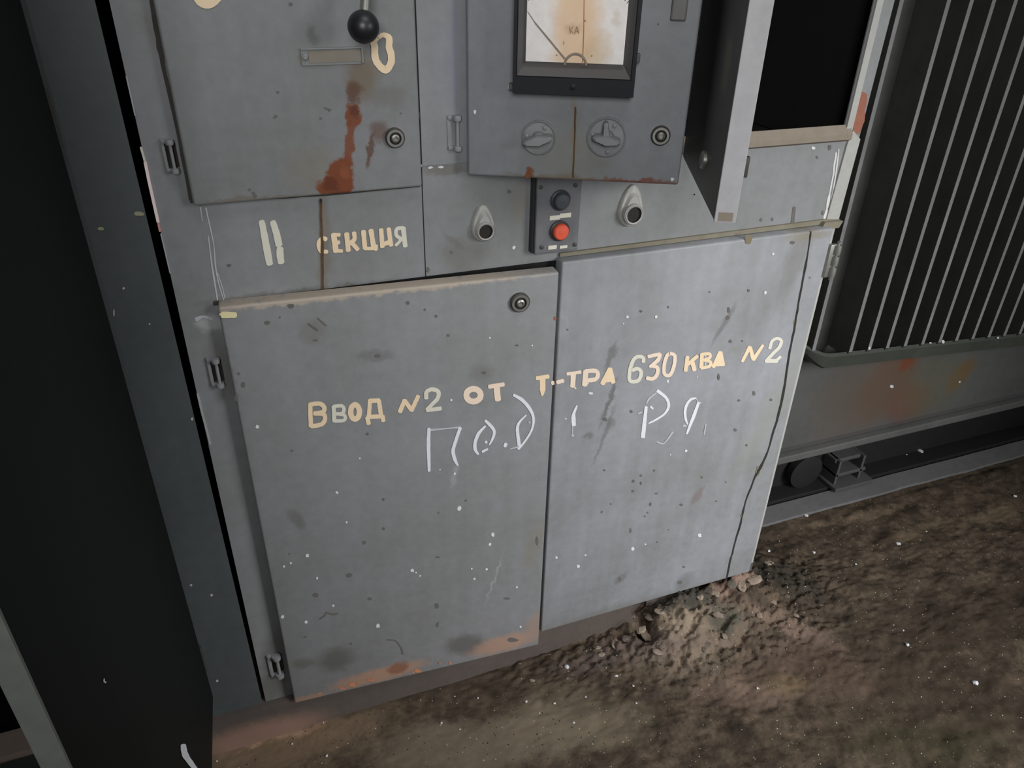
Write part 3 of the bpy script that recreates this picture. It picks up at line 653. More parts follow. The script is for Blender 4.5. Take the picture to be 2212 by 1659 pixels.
V_([(1330, 605), (1325, 760), (1328, 900), (1332, 1045)], [34, 40, 36, 30]); V_([(1350, 620), (1500, 605), (1655, 592)], [24, 14, 20], 1); V_([(1655, 598), (1605, 740), (1580, 840), (1600, 930), (1632, 990)], [34, 34, 38, 36, 14])
V_([(1915, 580), (1850, 650), (1812, 740), (1810, 820), (1842, 872)], [20, 34, 36, 36, 20]); V_([(1915, 522), (1965, 570), (2008, 630), (1995, 700), (1958, 772)], [26, 34, 32, 28, 14]); V_([(1938, 818), (1885, 845)], [22, 26]); V_([(1920, 738), (1926, 752)], 26); V_([(2130, 762), (2118, 790)], 34)
S_([(175, 790), (280, 850), (370, 950), (425, 1060), (425, 1170), (380, 1290), (290, 1420), (235, 1475)], [34, 46, 44, 36, 30, 26, 26, 40], FL, W, sW)
S_([(335, 1048), (255, 1130), (222, 1210), (232, 1330), (250, 1460)], [16, 30, 40, 44, 44], FL, W, sW); S_([(125, 1480), (240, 1450)], [12, 24], FL, W, sW, 1); S_([(375, 1135), (378, 1147)], 26, FL, W, sW, 1)
link('chalk_writing', bm, [M_chalk, M_chalkf], ld, FL)['label'] = 'white chalk ПОД'
hinge(F0, 470, 800, cab, 66); hinge(F0, 600, 1432, cab, 58)

# lower right door
def rd_extra(bm):
    flecks(bm, FR, c5f([(1402, 218, 3), (1360, 423, 3.4), (628, 552, 3), (780, 552, 3.2), (606, 588, 1.6), (433, 958, 5, 3), (939, 1263, 3), (418, 905, 1.8), (300, 1093, 2), (843, 895, 2.4, 4), (1000, 870, 1.4)]), 1)
    flecks(bm, FR, c7f([(513, 718, 4.6), (162, 790, 4), (228, 765, 2), (360, 297, 1.6)]), 1)
    flecks(bm, FR, c6f([(2020, 502, 2.6), (2137, 549, 3.6), (2175, 490, 2.2)]), 1)
    flecks(bm, FR, c5f([(1174, 682, 4, 3.6), (1165, 515, 3, 7), (1160, 556, 4, 5), (1299, 958, 3.4, 5), (1390, 993, 3), (1220, 995, 3), (648, 1055, 3.4), (1200, 1152, 3.6), (700, 1395, 3), (770, 1368, 2.4), (1023, 1405, 2.4), (660, 1425, 3.4), (657, 1478, 3),
                        (783, 1490, 4, 1.6), (750, 1547, 2.6, 4), (914, 1550, 3.4), (492, 1588, 2.4), (1260, 1233, 2.6), (1065, 420, 2), (1270, 412, 3), (700, 522, 3), (508, 1095, 4), (1112, 870, 3, 7), (1505, 158, 5, 4), (1238, 680, 2), (310, 620, 2), (845, 500, 2, 3), (506, 1366, 2.4), (700, 1436, 2, 4), (540, 1545, 1.6), (720, 1610, 2)]), 2)
    flecks(bm, FR, c7f([(20, 115, 3), (150, 695, 2.4, 6), (290, 755, 2), (95, 950, 3, 5), (410, 965, 5, 4), (430, 885, 4, 2), (525, 415, 2.4), (650, 440, 1.6), (600, 540, 3, 1.6), (350, 690, 1.6), (240, 600, 2)]), 2)
    cr = [(1752, 500), (1744, 555), (1728, 640), (1718, 700), (1706, 760), (1692, 850), (1672, 930), (1655, 985), (1638, 1018), (1632, 1030), (1612, 1080), (1600, 1130), (1585, 1185), (1577, 1215), (1569, 1252)]
    stroke(bm, FR, cr, [3, 3.4, 3, 4, 3, 4, 4, 3, 5, 4, 3, 4, 3, 3, 3], mi=3, jit=.5, y=-.0006)
    flecks(bm, FR, [(1718, 696, 4, 6), (1637, 1020, 5, 8), (1637, 1012, 3, 5), (1750, 600, 2), (1602, 1115, 3, 3)], 4)
    stroke(bm, FR, [(1618, 512), (1616, 524)], [16, 12], mi=4, y=-.0006)
rd = shell('cabinet_door', FR, .494, .779, .022, [M_rd, M_white, M_dark, M_black, simple('olive_dirt', lin(118, 110, 90), .9)], cab, rd_extra)
rd['label'] = 'lower right door, closed, with a long crack near its right edge'
bm = bmesh.new()
def R_(pts, w_, mi=0): S_(pts, w_, FR, crop(1340, 700, 5.529), 5.529, mi)
def W_(pts, w_, mi=0): S_(pts, w_, FR, W, sW, mi)
W_([(735, 628), (808, 606)], 50, 1); W_([(862, 520), (1030, 496)], 42, 1); W_([(940, 520), (930, 680)], [68, 62], 1); W_([(955, 690), (972, 710)], 18, 1)
W_([(1098, 485), (1085, 662)], [64, 68], 1); W_([(1098, 485), (1225, 482), (1252, 540), (1215, 590), (1115, 602)], 54, 1)
W_([(1408, 455), (1312, 645)], [56, 62], 0); W_([(1408, 455), (1448, 628)], [56, 60], 0); W_([(1340, 600), (1440, 590)], 60, 0); W_([(1405, 470), (1395, 600)], 50, 0)
link('painted_lettering', bm, [M_cream, M_pink, M_cream2], rd, FR)['label'] = 'cream painted -ТРА'; bm = bmesh.new()
R_([(275, 452), (272, 402), (212, 388), (155, 430), (118, 540), (106, 650), (135, 688), (210, 676), (245, 615), (243, 560), (200, 532), (145, 552)], 44, 2)
R_([(335, 388), (472, 358)], 42, 1); R_([(475, 362), (448, 432), (352, 510)], [44, 48, 34], 1); R_([(370, 500), (442, 520), (440, 600), (390, 652), (318, 645)], [40, 46, 46, 44, 46], 1)
R_([(590, 352), (645, 370), (652, 440), (632, 530), (595, 605), (548, 612), (522, 580), (525, 480), (555, 380), (590, 352)], 42, 1)
link('painted_lettering', bm, [M_cream, M_pink, M_cream2], rd, FR)['label'] = 'pale painted 630'; bm = bmesh.new()
R_([(802, 392), (780, 558)], 46, 0); R_([(812, 478), (918, 384)], 42, 0); R_([(858, 445), (886, 550)], 50, 0)
R_([(975, 360), (966, 520)], 46, 0); R_([(975, 362), (1060, 355), (1068, 400), (1005, 428)], 38, 0); R_([(1005, 430), (1078, 455), (1062, 505), (968, 524)], 38, 0); R_([(1020, 375), (1020, 500)], 10, 0)
R_([(1192, 338), (1112, 512)], 44, 0); R_([(1198, 338), (1226, 490)], [44, 50], 0); R_([(1135, 482), (1225, 476)], 50, 0); R_([(1185, 380), (1170, 470)], 40, 0)
link('painted_lettering', bm, [M_cream, M_pink, M_cream2], rd, FR)['label'] = 'cream painted КВА'; bm = bmesh.new()
R_([(1458, 445), (1545, 275)], [36, 44], 0); R_([(1550, 280), (1588, 422)], 46, 0); R_([(1588, 425), (1702, 255)], [44, 34], 0)
R_([(1785, 290), (1812, 205), (1870, 172), (1922, 200), (1900, 275), (1825, 350), (1738, 445)], [40, 36, 36, 40, 40, 40, 40], 2); R_([(1738, 442), (1872, 440)], 46, 2); R_([(1862, 435), (1912, 392)], 36, 2)
link('painted_lettering', bm, [M_cream, M_pink, M_cream2], rd, FR)['label'] = 'cream painted №2'
bm = bmesh.new()
R_([(445, 798), (545, 880), (578, 970), (535, 1065), (430, 1140), (340, 1185)], [40, 36, 34, 26, 24, 16]); R_([(428, 822), (350, 885), (312, 950)], [14, 24, 16], 1); R_([(308, 990), (288, 1180), (270, 1350)], [36, 46, 50]); R_([(362, 985), (388, 1010)], 24); R_([(215, 1070), (260, 1050)], 18, 1)
R_([(905, 885), (842, 900), (790, 970), (772, 1060), (785, 1150), (808, 1200)], [16, 30, 32, 34, 28, 12]); R_([(935, 940), (872, 1110), (795, 1310)], [34, 42, 22]); R_([(945, 930), (965, 945)], 14, 1); R_([(905, 890), (930, 930)], 12, 1); R_([(750, 1215), (785, 1215)], 24, 1)
R_([(625, 1292), (545, 1400), (500, 1430), (435, 1405)], [22, 14, 16, 14], 1); R_([(1022, 1195), (1000, 1320)], 14, 1)
link('chalk_writing', bm, [M_chalk, M_chalkf], rd, FR)['label'] = 'white chalk РЯ'; bm = bmesh.new()
W_([(985, 928), (948, 1020), (940, 1080), (945, 1175)], [20, 36, 56, 52]); W_([(928, 1190), (928, 1310)], 14, 1); W_([(920, 1305), (940, 1312)], 26, 1)
link('chalk_writing', bm, [M_chalk, M_chalkf], rd, FR)['label'] = 'faint white chalk 1'
# right hinge
bm = bmesh.new(); c = F0.hit(1793, 560)
for dz in (-.02, .0, .02): lathe(bm, [(.002, -.009), (.0065, -.0085), (.007, 0), (.0065, .0085), (.002, .009)], (c.x+.003, -.008, c.z+dz), 14, axis='z')
tube(bm, (c.x+.003, -.008, c.z-.035), (c.x+.003, -.008, c.z+.035), .003)
box(bm, c.x-.012, c.x+.003, -.008, 0, c.z-.03, c.z+.03, bev=.001)
link('hinge', bm, M_metal, cab, F0, smooth=True)

# meter door, open about a quarter
def md_extra(bm):
    stroke(bm, FM, [(1243, 232), (1241, 300), (1238, 383)], [4, 3.4, 4], mi=1, jit=.3, y=-.0008)
    stroke(bm, FM, [(1145, 366), (1138, 382)], [5, 11], mi=2, jit=.2)
    flecks(bm, FM, [(1452, 387, 4), (1026, 242, 3, 5), (1100, 188, 3, 6)], 3)
    flecks(bm, FM, [(1422, 52, 2)], 4)
md = shell('meter_door', FM, .272, .76, .018, [M_md, M_rustln, simple('rust_mark', lin(112, 70, 40), .9), M_white, M_dark], cab, md_extra)
md['label'] = 'grey instrument door standing open, with an ammeter and two rotary switches'
lock(FM, 1427, 292, md, 21)
YF = -.026
A_ = FM.hit(1107, 200, YF); Bq = FM.hit(1368, 212, YF)
ox0, ox1, oz0 = A_.x, Bq.x, (A_.z+Bq.z)/2; oz1 = oz0+(ox1-ox0)*1.08
sM = m_per_px(FM, 1240, 170)
rects = [(ox0, ox1, oz0, oz1, 0), (ox0, ox1, oz0, oz1, YF), (ox0+7*sM, ox1-8*sM, oz0+34*sM, oz1-8*sM, YF), (ox0+9*sM, ox1-10*sM, oz0+36*sM, oz1-10*sM, YF-.001), (ox0+25*sM, ox1-27*sM, oz0+62*sM, oz1-30*sM, YF+.010)]
bm = bmesh.new(); rings = [[bm.verts.new(c) for c in ((a, y_, z0), (b2, y_, z0), (b2, y_, z1), (a, y_, z1))] for a, b2, z0, z1, y_ in rects]
for k, (a, b2) in enumerate(zip(rings, rings[1:])):
    for i in range(4):
        f_ = bm.faces.new((a[i], a[(i+1) % 4], b2[(i+1) % 4], b2[i])); f_.material_index = 1 if k == 3 else 0
# little grub screw and emblem on the lower rim
lathe(bm, [(.0035, 0), (.0035, .002), (.0015, .0025)], ((ox0+ox1)/2, YF, oz0+17*sM), 14)
box(bm, ox1-.001, ox1+.004, YF+.008, YF+.018, oz0+66*sM, oz0+84*sM, mi=1, bev=.001); box(bm, ox0-.006, ox0, YF+.012, YF+.025, oz0+2*sM, oz0+14*sM, mi=1, bev=.001)
link('ammeter_frame', bm, [M_bezel, M_bezin], md, FM, fix=False)['label'] = 'black plastic ammeter frame'
wx0, wx1, wz0, wz1, wy = rects[-1]
FD = Fr(FM.world((0, wy, 0)), -26.4)
dbl = [B(FD, 1245, 60, 48, 170, lin(240, 206, 166), .85, .9, rot=2), B(FD, 1290, 110, 30, 40, lin(214, 186, 140), .5, 1), B(FD, 1240, 62, 16, 12, lin(170, 140, 110), .35, 1), B(FD, 1330, 40, 10, 14, lin(220, 205, 190), .5, 1)]
M_dial = surf('yellowed_dial', lin(247, 243, 240), lin(250, 247, 246), rough=(.5, .6), blobs=dbl, bump=0, mott=.3)
bm = bmesh.new(); box(bm, wx0, wx1, -.0005, .002, wz0, wz1)
stroke(bm, FD, [(1262, -60), (1261, 60), (1258, 144)], [1.6, 2, 2.2], mi=1, y=-.0009)
D = crop(1060, 0, 4.1475)
stroke(bm, FD, D((705, 240), (715, 300)), 2, mi=2, y=-.0009); stroke(bm, FD, D((735, 240), (712, 275)), 2, mi=2, y=-.0009); stroke(bm, FD, D((715, 270), (740, 298)), 2, mi=2, y=-.0009)
stroke(bm, FD, D((770, 240), (752, 305)), 2.4, mi=2, y=-.0009); stroke(bm, FD, D((772, 240), (790, 300)), 2.4, mi=2, y=-.0009); stroke(bm, FD, D((758, 285), (785, 282)), 2.4, mi=2, y=-.0009)
stroke(bm, FD, D((655, 370), (655, 400)), 2, mi=2, y=-.0009)
flecks(bm, FD, [q(D, 590, 495)+(2,), q(D, 905, 500)+(2.4,), q(D, 845, 188)+(2.4,)], 2, y=-.0009)
cxm = (wx0+wx1)/2; zp = wz0+.004                        # curved scale in the upper part of the dial
for k in range(41):
    t = math.radians(140-100*k/40); r0 = .082; r1 = .089 if k % 5 else .094
    p0 = (cxm+r0*math.cos(t), zp+r0*math.sin(t)); p1 = (cxm+r1*math.cos(t), zp+r1*math.sin(t)); n_ = (-math.sin(t)*.0004, math.cos(t)*.0004)
    vs = [bm.verts.new((a, -.0009, z)) for a, z in ((p0[0]-n_[0], p0[1]-n_[1]), (p0[0]+n_[0], p0[1]+n_[1]), (p1[0]+n_[0], p1[1]+n_[1]), (p1[0]-n_[0], p1[1]-n_[1]))]
    bm.faces.new(vs).material_index = 3
link('ammeter_dial', bm, [M_dial, simple('brown_crack', lin(170, 120, 80), .7), simple('faded_print', lin(168, 140, 112), .7), simple('black_print', lin(60, 55, 50), .7)], md, FD)['label'] = 'white ammeter dial yellowed down the middle, marked kA'
bm = bmesh.new()
p0, p1, p2 = FD.hit(*q(D, 665, 525), -.004), FD.hit(*q(D, 400, 205), -.004), FD.hit(*q(D, 330, 100), -.004)
tube(bm, p0, p1, .0010, .0008, 8); tube(bm, p1, p2, .0005, .0003, 8)
pc = FD.hit(*q(D, 758, 585), -.003)
N = 18; a0 = [pc+Vector((math.cos(math.pi*k/N)*.0125, 0, math.sin(math.pi*k/N)*.0125)) for k in range(N+1)]
for u, v in zip(a0, a0[1:]): tube(bm, u, v, .0014, seg=8)
link('ammeter_needle', bm, simple('grey_needle', lin(150, 142, 132), .6), md, FD, smooth=True)
# window glass
mg, nt, bs = node_mat('window_glass'); nt.nodes.remove(bs)
tr = nt.nodes.new('ShaderNodeBsdfTransparent'); gl = nt.nodes.new('ShaderNodeBsdfGlossy'); gl.inputs['Roughness'].default_value = .08
fz = nt.nodes.new('ShaderNodeFresnel'); fz.inputs[0].default_value = 1.3; mxs = nt.nodes.new('ShaderNodeMixShader')
nt.links.new(fz.outputs[0], mxs.inputs[0]); nt.links.new(tr.outputs[0], mxs.inputs[1]); nt.links.new(gl.outputs[0], mxs.inputs[2]); nt.links.new(mxs.outputs[0], nt.nodes['Material Output'].inputs[0])
bm = bmesh.new(); box(bm, wx0-.001, wx1+.001, -.0065, -.0055, wz0-.001, wz1+.001); link('ammeter_glass', bm, mg, md, FD)
# rotary switches
def rotary(x, y, ang, r, second=False):
    c = FM.hit(x, y); s = m_per_px(FM, x, y); bm = bmesh.new()
    lathe(bm, [(r*s, 0), (r*s, .0025), (r*s*.93, .004), (r*s*.86, .0025), (r*s*.4, .003), (r*s*.36, .012), (r*s*.3, .015), (r*s*.1, .015)], c, 36)
    def wing(a, L0, L1, w0, w1, h=.024):
        ca, sa = math.cos(a), math.sin(a)
        def P_(u, v, y_): return bm.verts.new((c.x+(u*ca-v*sa)*s, y_, c.z+(u*sa+v*ca)*s))
        pr = [(-L0, -w0*.6), (-L0-3, 0), (-L0, w0*.6), (0, w1), (L1, w0*.6), (L1+3, 0), (L1, -w0*.6), (0, -w1)]
        for (k0, y0), (k1, y1) in (((1, c.y-.004), (1, c.y-h+.003)), ((1, c.y-h+.003), (.82, c.y-h))):
            A = [P_(u*k0, v*k0, y0) for u, v in pr]; B2 = [P_(u*k1, v*k1, y1) for u, v in pr]
            for i in range(8): bm.faces.new((A[i], A[(i+1) % 8], B2[(i+1) % 8], B2[i]))
        bm.faces.new(B2)
    wing(ang, 30 if not second else 28, 28, 8, 11)
    if second: wing(ang+math.radians(105), 4, 34, 8, 9, .021)
    for k in range(3 if second else 2):
        a = math.radians(60+110*k); lathe(bm, [(.0028, 0), (.0028, .003), (.001, .004)], (c.x+math.cos(a)*r*s*.7, c.y-.0028, c.z+math.sin(a)*r*s*.7), 10)
    o = link('rotary_switch', bm, M_en, md, FM, smooth=True); return o
rotary(1164, 297, math.radians(12), 37)['label'] = 'left rotary switch under the dial, painted over'
rotary(1310, 296, math.radians(-8), 43, True)['label'] = 'right rotary switch under the dial, larger, painted over'
bm = bmesh.new(); c = FM.hit(1467, 20); box(bm, c.x-.009, c.x+.009, -.004, 0, c.z-.012, c.z+.06, bev=.002); link('catch_plate', bm, M_leaf, md, FM)
hinge(F0, 984, 285, cab, 62)

# right instrument door, swung wide open
def fl_extra(bm):
    flecks(bm, FF, [(1530, 200, 2), (1500, 420, 2)], 2)
lf = shell('instrument_door', FF, .2835, .76, .022, [M_leaf, M_leaf, M_dark], cab, fl_extra); lf['label'] = 'dark-shaded instrument door swung wide open, seen edge-on'
bm = bmesh.new()                                       # its free edge
box(bm, .2815, .2850, .0, .024, .0, .76, bev=.0008)
box(bm, .2840, .2853, .004, .020, .002, .012, mi=1)
link('door_edge', bm, [M_edge, M_dust], lf, FF)['label'] = 'pale folded free edge, light painted in'
bm = bmesh.new(); c = FF.hit(1524, 345)
lathe(bm, [(.011, 0), (.011, .004), (.009, .006), (.004, .006), (.001, .004)], (c.x, 0, c.z), 20)
tube(bm, (c.x, .018, c.z), (c.x, .046, c.z), .006, mi=1); box(bm, c.x-.007, c.x+.03, .034, .038, c.z-.008, c.z+.008, mi=0, bev=.001); box(bm, c.x+.022, c.x+.03, .030, .046, c.z-.012, c.z+.012, mi=1, bev=.001)
link('lock', bm, [M_metal, M_dsteel], lf, FF, smooth=True)

# teardrop bushings
def bushing(x, y, r, label):
    c = F0.hit(x, y); s = m_per_px(F0, x, y); R0 = r*s; bm = bmesh.new()
    def outline(k):
        pts = []
        for i in range(28):
            t = 2*math.pi*i/28-math.pi/2; a = math.cos(t); b2 = math.sin(t)
            zz = b2*R0*1.2 if b2 < 0 else b2*R0*1.95
            xx = a*R0*(1 if b2 < 0 else (1-b2*.22))
            pts.append((c.x+xx*k, c.z+zz*k))
        return pts
    loops = []
    for k, h in ((1, 0), (.97, .0045), (.9, .006), (.74, .0062), (.68, .008), (.60, .011)):
        loops.append([bm.verts.new((p[0], c.y-h, p[1])) for p in outline(k)])
    for a, b2 in zip(loops, loops[1:]):
        for i in range(28): bm.faces.new((a[i], a[(i+1) % 28], b2[(i+1) % 28], b2[i]))
    bm.faces.new(loops[-1]); old = set(bm.faces)
    cc = Vector((c.x, c.y-.0105, c.z-.12*R0))
    lathe(bm, [(R0*.80, -.006), (R0*.78, .004), (R0*.68, .006), (R0*.58, .005), (R0*.56, .0014), (R0*.05, .0012)], cc, 26)
    for f_ in set(bm.faces)-old:
        d = f_.calc_center_median()-cc
        if math.hypot(d.x, d.z) < R0*.57: f_.material_index = 1  # hole is a black disc, its shade is in the colour
    o = link('cable_bushing', bm, [M_post, M_black], cab, F0, smooth=True); o['label'] = label
bushing(1042, 490, 25, 'left teardrop bushing with a dark hole'); bushing(1360, 454, 26, 'right teardrop bushing with a dark hole')

# push button station
BY = -.016
a = F0.hit(1161, 395, BY); b2 = F0.hit(1252, 540, BY); z1 = F0.hit(1200, 385, BY).z+.006
z0 = F0.hit(1205, 546, BY).z
bm = bmesh.new()
box(bm, a.x, b2.x-.003, BY, 0, z0, z1, bev=.003)
box(bm, a.x-.0035, a.x+.001, BY+.004, 0, z0+.002, z1, mi=1)  # black strip put in for the shadowed gap at the box's left
bs_ = link('button_station', bm, [M_box, M_blackpl], cab, F0); bs_['label'] = 'dusty dark push-button box with a black and a red button'
FB = Fr((0, F0.o.y+BY, 0))
def button(x, y, r, mat, lab, h=.010):
    c = FB.hit(x, y); s = m_per_px(FB, x, y)*r; bm = bmesh.new()
    lathe(bm, [(s*1.3, 0), (s*1.3, .0025), (s*1.12, .004), (s*1.05, .003)], c, 28, mi=1); lathe(bm, [(s, 0), (s, h-.002), (s*.85, h), (s*.1, h+.0008)], c, 28)
    link('push_button', bm, [mat, simple('button_collar', lin(56, 58, 62), .5)], bs_, FB, smooth=True)['label'] = lab
button(1210, 432, 16, simple('dusty_black_button', lin(66, 70, 76), .5), 'dusty black button'); button(1208, 498, 16, M_red, 'red button')
for (x, y_, w2, h2) in ((1198, 470, 11, 4.5), (1221, 465, 12, 4.5), (1193, 534, 9, 4), (1217, 533, 8, 3)):
    bm = bmesh.new()
    c = FB.hit(x, y_); s = m_per_px(FB, x, y_); box(bm, c.x-w2*s, c.x+w2*s, -.001, 0, c.z-h2*s, c.z+h2*s, bev=.0003)
    link('name_plate', bm, M_cream2, bs_, FB)
for (x, y_) in ((1168, 404), (1170, 534), (1241, 528), (1243, 400)):
    bm = bmesh.new(); c = FB.hit(x, y_); lathe(bm, [(.003, 0), (.003, .0015), (.001, .002)], c, 12)
    link('cover_screw', bm, M_dsteel, bs_, FB)

# ------------------------------------------------------------------ neighbouring cabinet on the left
nb = empty('switchgear_cabinet', (-.45, .3, .088), 'dark green-grey neighbouring cabinet at the left with its door open', 'electrical cabinet')
bm = bmesh.new()
prism(bm, [(-.166, .088), (-.0815, .088), (-.089, 1.22), (-.092, 1.98), (-.166, 1.98)], 0, .0025)
prism(bm, [(-.86, .088), (-.166, .088), (-.166, .115), (-.86, .115)], 0, .0025); prism(bm, [(-.86, .115), (-.78, .115), (-.78, 1.98), (-.86, 1.98)], 0, .0025)
prism(bm, [(-.78, 1.9), (-.166, 1.9), (-.166, 1.98), (-.78, 1.98)], 0, .0025)
flecks(bm, F0, [q(c6, 80, 649)+(3,), q(c6, 190, 702)+(3,), q(c6, 220, 1157)+(3,), (267, 623, 3), (246, 676, 1.6, 8), (415, 905, 3), (323, 700, 2)], 1)
flecks(bm, F0, [(218, 494, 7, 4), (300, 462, 12, 5)], 2)
link('front_frame', bm, [M_lp, M_chalkf, simple('dull_olive_chip', lin(150, 150, 124), .8)], nb, F0, fix=False)
bm = bmesh.new()
box(bm, -.86, -.857, .026, .6, .088, 1.98); box(bm, -.0980, -.0955, .026, .6, .088, 1.98); box(bm, -.86, -.0955, .597, .6, .088, 1.98); box(bm, -.86, -.0955, .026, .6, 1.977, 1.98)
link('carcass', bm, M_in, nb, Fr((0, 0, 0)))
bm = bmesh.new(); box(bm, -.857, -.1, .03, .078, .09, .125); box(bm, -.857, -.1, .078, .597, .09, .095, mi=1)
link('bottom_sill', bm, [simple('pinkish_dust', lin(205, 184, 170), .9), M_in], nb, Fr((0, 0, 0)))['label'] = 'pinkish dusty sill inside the open cabinet'
def od_extra(bm):
    flecks(bm, FO, [(225, 1470, 2, 5), (228, 1474, 2)], 1); stroke(bm, FO, [(396, 1610), (400, 1630), (412, 1648), (430, 1672)], [12, 14, 12, 9], mi=1, y=-.0007)
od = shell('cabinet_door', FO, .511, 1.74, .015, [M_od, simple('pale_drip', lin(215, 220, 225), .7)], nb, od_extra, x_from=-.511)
od['label'] = 'black-green open door with painted shade, swung toward the viewer'
bm = bmesh.new(); box(bm, -.5145, -.5105, -.001, .017, 0, 1.74, bev=.0008); link('door_edge', bm, surf('lit_green_edge', lin(104, 108, 104), lin(120, 122, 118)), od, FO)  # edge coloured lighter for the light it catches
bm = bmesh.new()
for z in (.25, 1.1): tube(bm, (-.156, .006, z-.03), (-.156, .006, z+.03), .005)
link('hinge', bm, M_dsteel, nb, Fr((0, 0, 0)), smooth=True)

# ------------------------------------------------------------------ transformer
tf = empty('power_transformer', (2.0, .6, 0), 'dark finned oil transformer with rust-stained lower tank right of the cabinet', 'transformer')
FT = Fr((0, .20, 0))
tb = [B(FT, 1915, 830, 40, 90, lin(84, 60, 40), .8, 1, rot=28), B(FT, 1960, 870, 34, 50, lin(92, 54, 44), .7, .9, rot=30), B(FT, 1850, 860, 80, 80, lin(80, 70, 62), .6, 1),
      B(FT, 2075, 810, 16, 40, lin(92, 70, 40), .8, 1, rot=25), B(FT, 2010, 840, 60, 60, lin(80, 78, 60), .5, 1), B(FT, 1960, 785, 12, 16, lin(96, 50, 30), .8, 1, rot=30), B(FT, 1960, 930, 220, 24, lin(74, 72, 74), .5, 1, rot=-13)]
M_tank = surf('grey_oily_tank', lin(68, 70, 69), lin(80, 81, 80), blobs=tb, warp=.012)
M_fin = surf('black_oily_fins', lin(52, 52, 51), lin(66, 66, 63), rough=(.4, .55), var_scale=14)
M_finedge = surf('lit_fin_edge', lin(92, 94, 96), lin(122, 122, 122), var_scale=12)  # light on the fins' front edges, put in as a paler colour
bm = bmesh.new(); box(bm, 1.08, 3.1, 0, .75, .215, 1.7, bev=.02)
flecks(bm, FT, [(1927, 835, 4), (2073, 825, 2.4)], 1)
link('tank', bm, [M_tank, M_chalkf], tf, FT, fix=False)
bm = bmesh.new(); box(bm, 1.07, 3.11, -.012, .76, .196, .216, bev=.003); link('bottom_flange', bm, surf('dark_flange', lin(74, 74, 74), lin(88, 88, 88)), tf, FT)
FFi = Fr((0, .13, 0))
def finx(px, py): return FFi.hit(px, py).x
xa = (finx(2052, 0)+finx(1887, 579))/2; xb = (finx(2195, 0)+finx(1990, 739))/2
x_first = xa; pitch = (finx(2152, 579)-finx(1881, 579))/7
fp = {}
def zb_at(x): return .508-.078*(x-1.25)
nfin = 17
for k in range(-1, nfin):
    x = x_first+k*pitch if k >= 0 else x_first-pitch*1.75
    zb = zb_at(x)-.002
    bm = bmesh.new(); t = .0044
    y0 = 0 if k >= 0 else .012
    prf = [(y0, 1.6), (y0, zb+.012), (y0+.004, zb+.004), (y0+.012, zb), (.075, zb), (.075, 1.6)]
    xpr(bm, prf, x-t, x+t)
    for f_ in bm.faces:
        if all(v.co.y < y0+.001 for v in f_.verts): f_.material_index = 1
    link('cooling_fin', bm, [M_fin, M_finedge], tf, FFi)
# rounded apron that closes the fin pack at its foot
bm = bmesh.new(); prev = None
xs_ = [x_first-pitch*2.4+.0+.01*k for k in range(120)]
for k, x in enumerate(xs_):
    xl = xs_[0]; d = max(0, .075-(x-xl)); cz = .075-math.sqrt(max(0, .075**2-d*d)) if d < .075 else .075
    up = .055*(d/.075)**1.5; z0 = zb_at(x)-.032+up; z1 = zb_at(x)+.002+up*.5
    yy = .0+.03*(d/.075)**2
    cur = [bm.verts.new(c) for c in ((x, yy+.006, z1+.006), (x, yy, z1), (x, yy+.004, z0+.006), (x, yy+.014, z0), (x, .072, z0))]
    if prev:
        for i in range(4): bm.faces.new((prev[i], prev[i+1], cur[i+1], cur[i]))
    prev = cur
for i in (1, 6, 7, 11):
    px_, py_ = 1850+i*27, 762-i*2.2; flecks(bm, FFi, [(px_+random.uniform(-9, 9), py_-8, random.uniform(1.5, 3), random.uniform(1.5, 4))], 1, y=-.001)
link('fin_apron', bm, [surf('dusty_green_black', lin(46, 49, 44), lin(60, 63, 57)), M_chalkf], tf, FFi)
bm = bmesh.new(); box(bm, xs_[0]-.005, xs_[0]+.004, .03, .075, zb_at(1.1)+.02, 1.6, bev=.002); box(bm, xs_[0], 2.5, .066, .074, .47, 1.6, mi=0)
link('fin_pack_back', bm, M_fin, tf, FFi)
M_skid = simple('black_oily_steel', lin(34, 34, 35), .6, 0, bump=.2, var=.2, scale=40, spec=.25)
bm = bmesh.new(); box(bm, 1.02, 3.1, .105, .115, .0, .196); box(bm, 1.02, 3.1, .055, .115, .0, .012, bev=.002)
link('skid_beam', bm, M_skid, tf, FT)['label'] = 'black oily skid beam'
bm = bmesh.new(); c = FT.hit(1825, 1040, .06)
box(bm, c.x-.06, c.x+.07, .03, .10, .012, .022, bev=.002); box(bm, c.x-.05, c.x+.05, .05, .105, .045, .055, bev=.002); box(bm, c.x-.055, c.x+.03, .06, .105, .085, .097, bev=.003)
for dx in (-.05, .03): box(bm, c.x+dx, c.x+dx+.008, .05, .105, .012, .097, bev=.001)
link('skid_bracket', bm, simple('dull_steel_bracket', lin(70, 70, 72), .6, var=.2), tf, FT)
bm = bmesh.new(); cw = FT.hit(1750, 1035, .06); lathe(bm, [(.01, -.012), (.05, -.012), (.05, .008), (.03, .012), (.01, .012)], (cw.x, .085, .062), 30, axis='y')
link('skid_wheel', bm, M_skid, tf, FT, smooth=True)

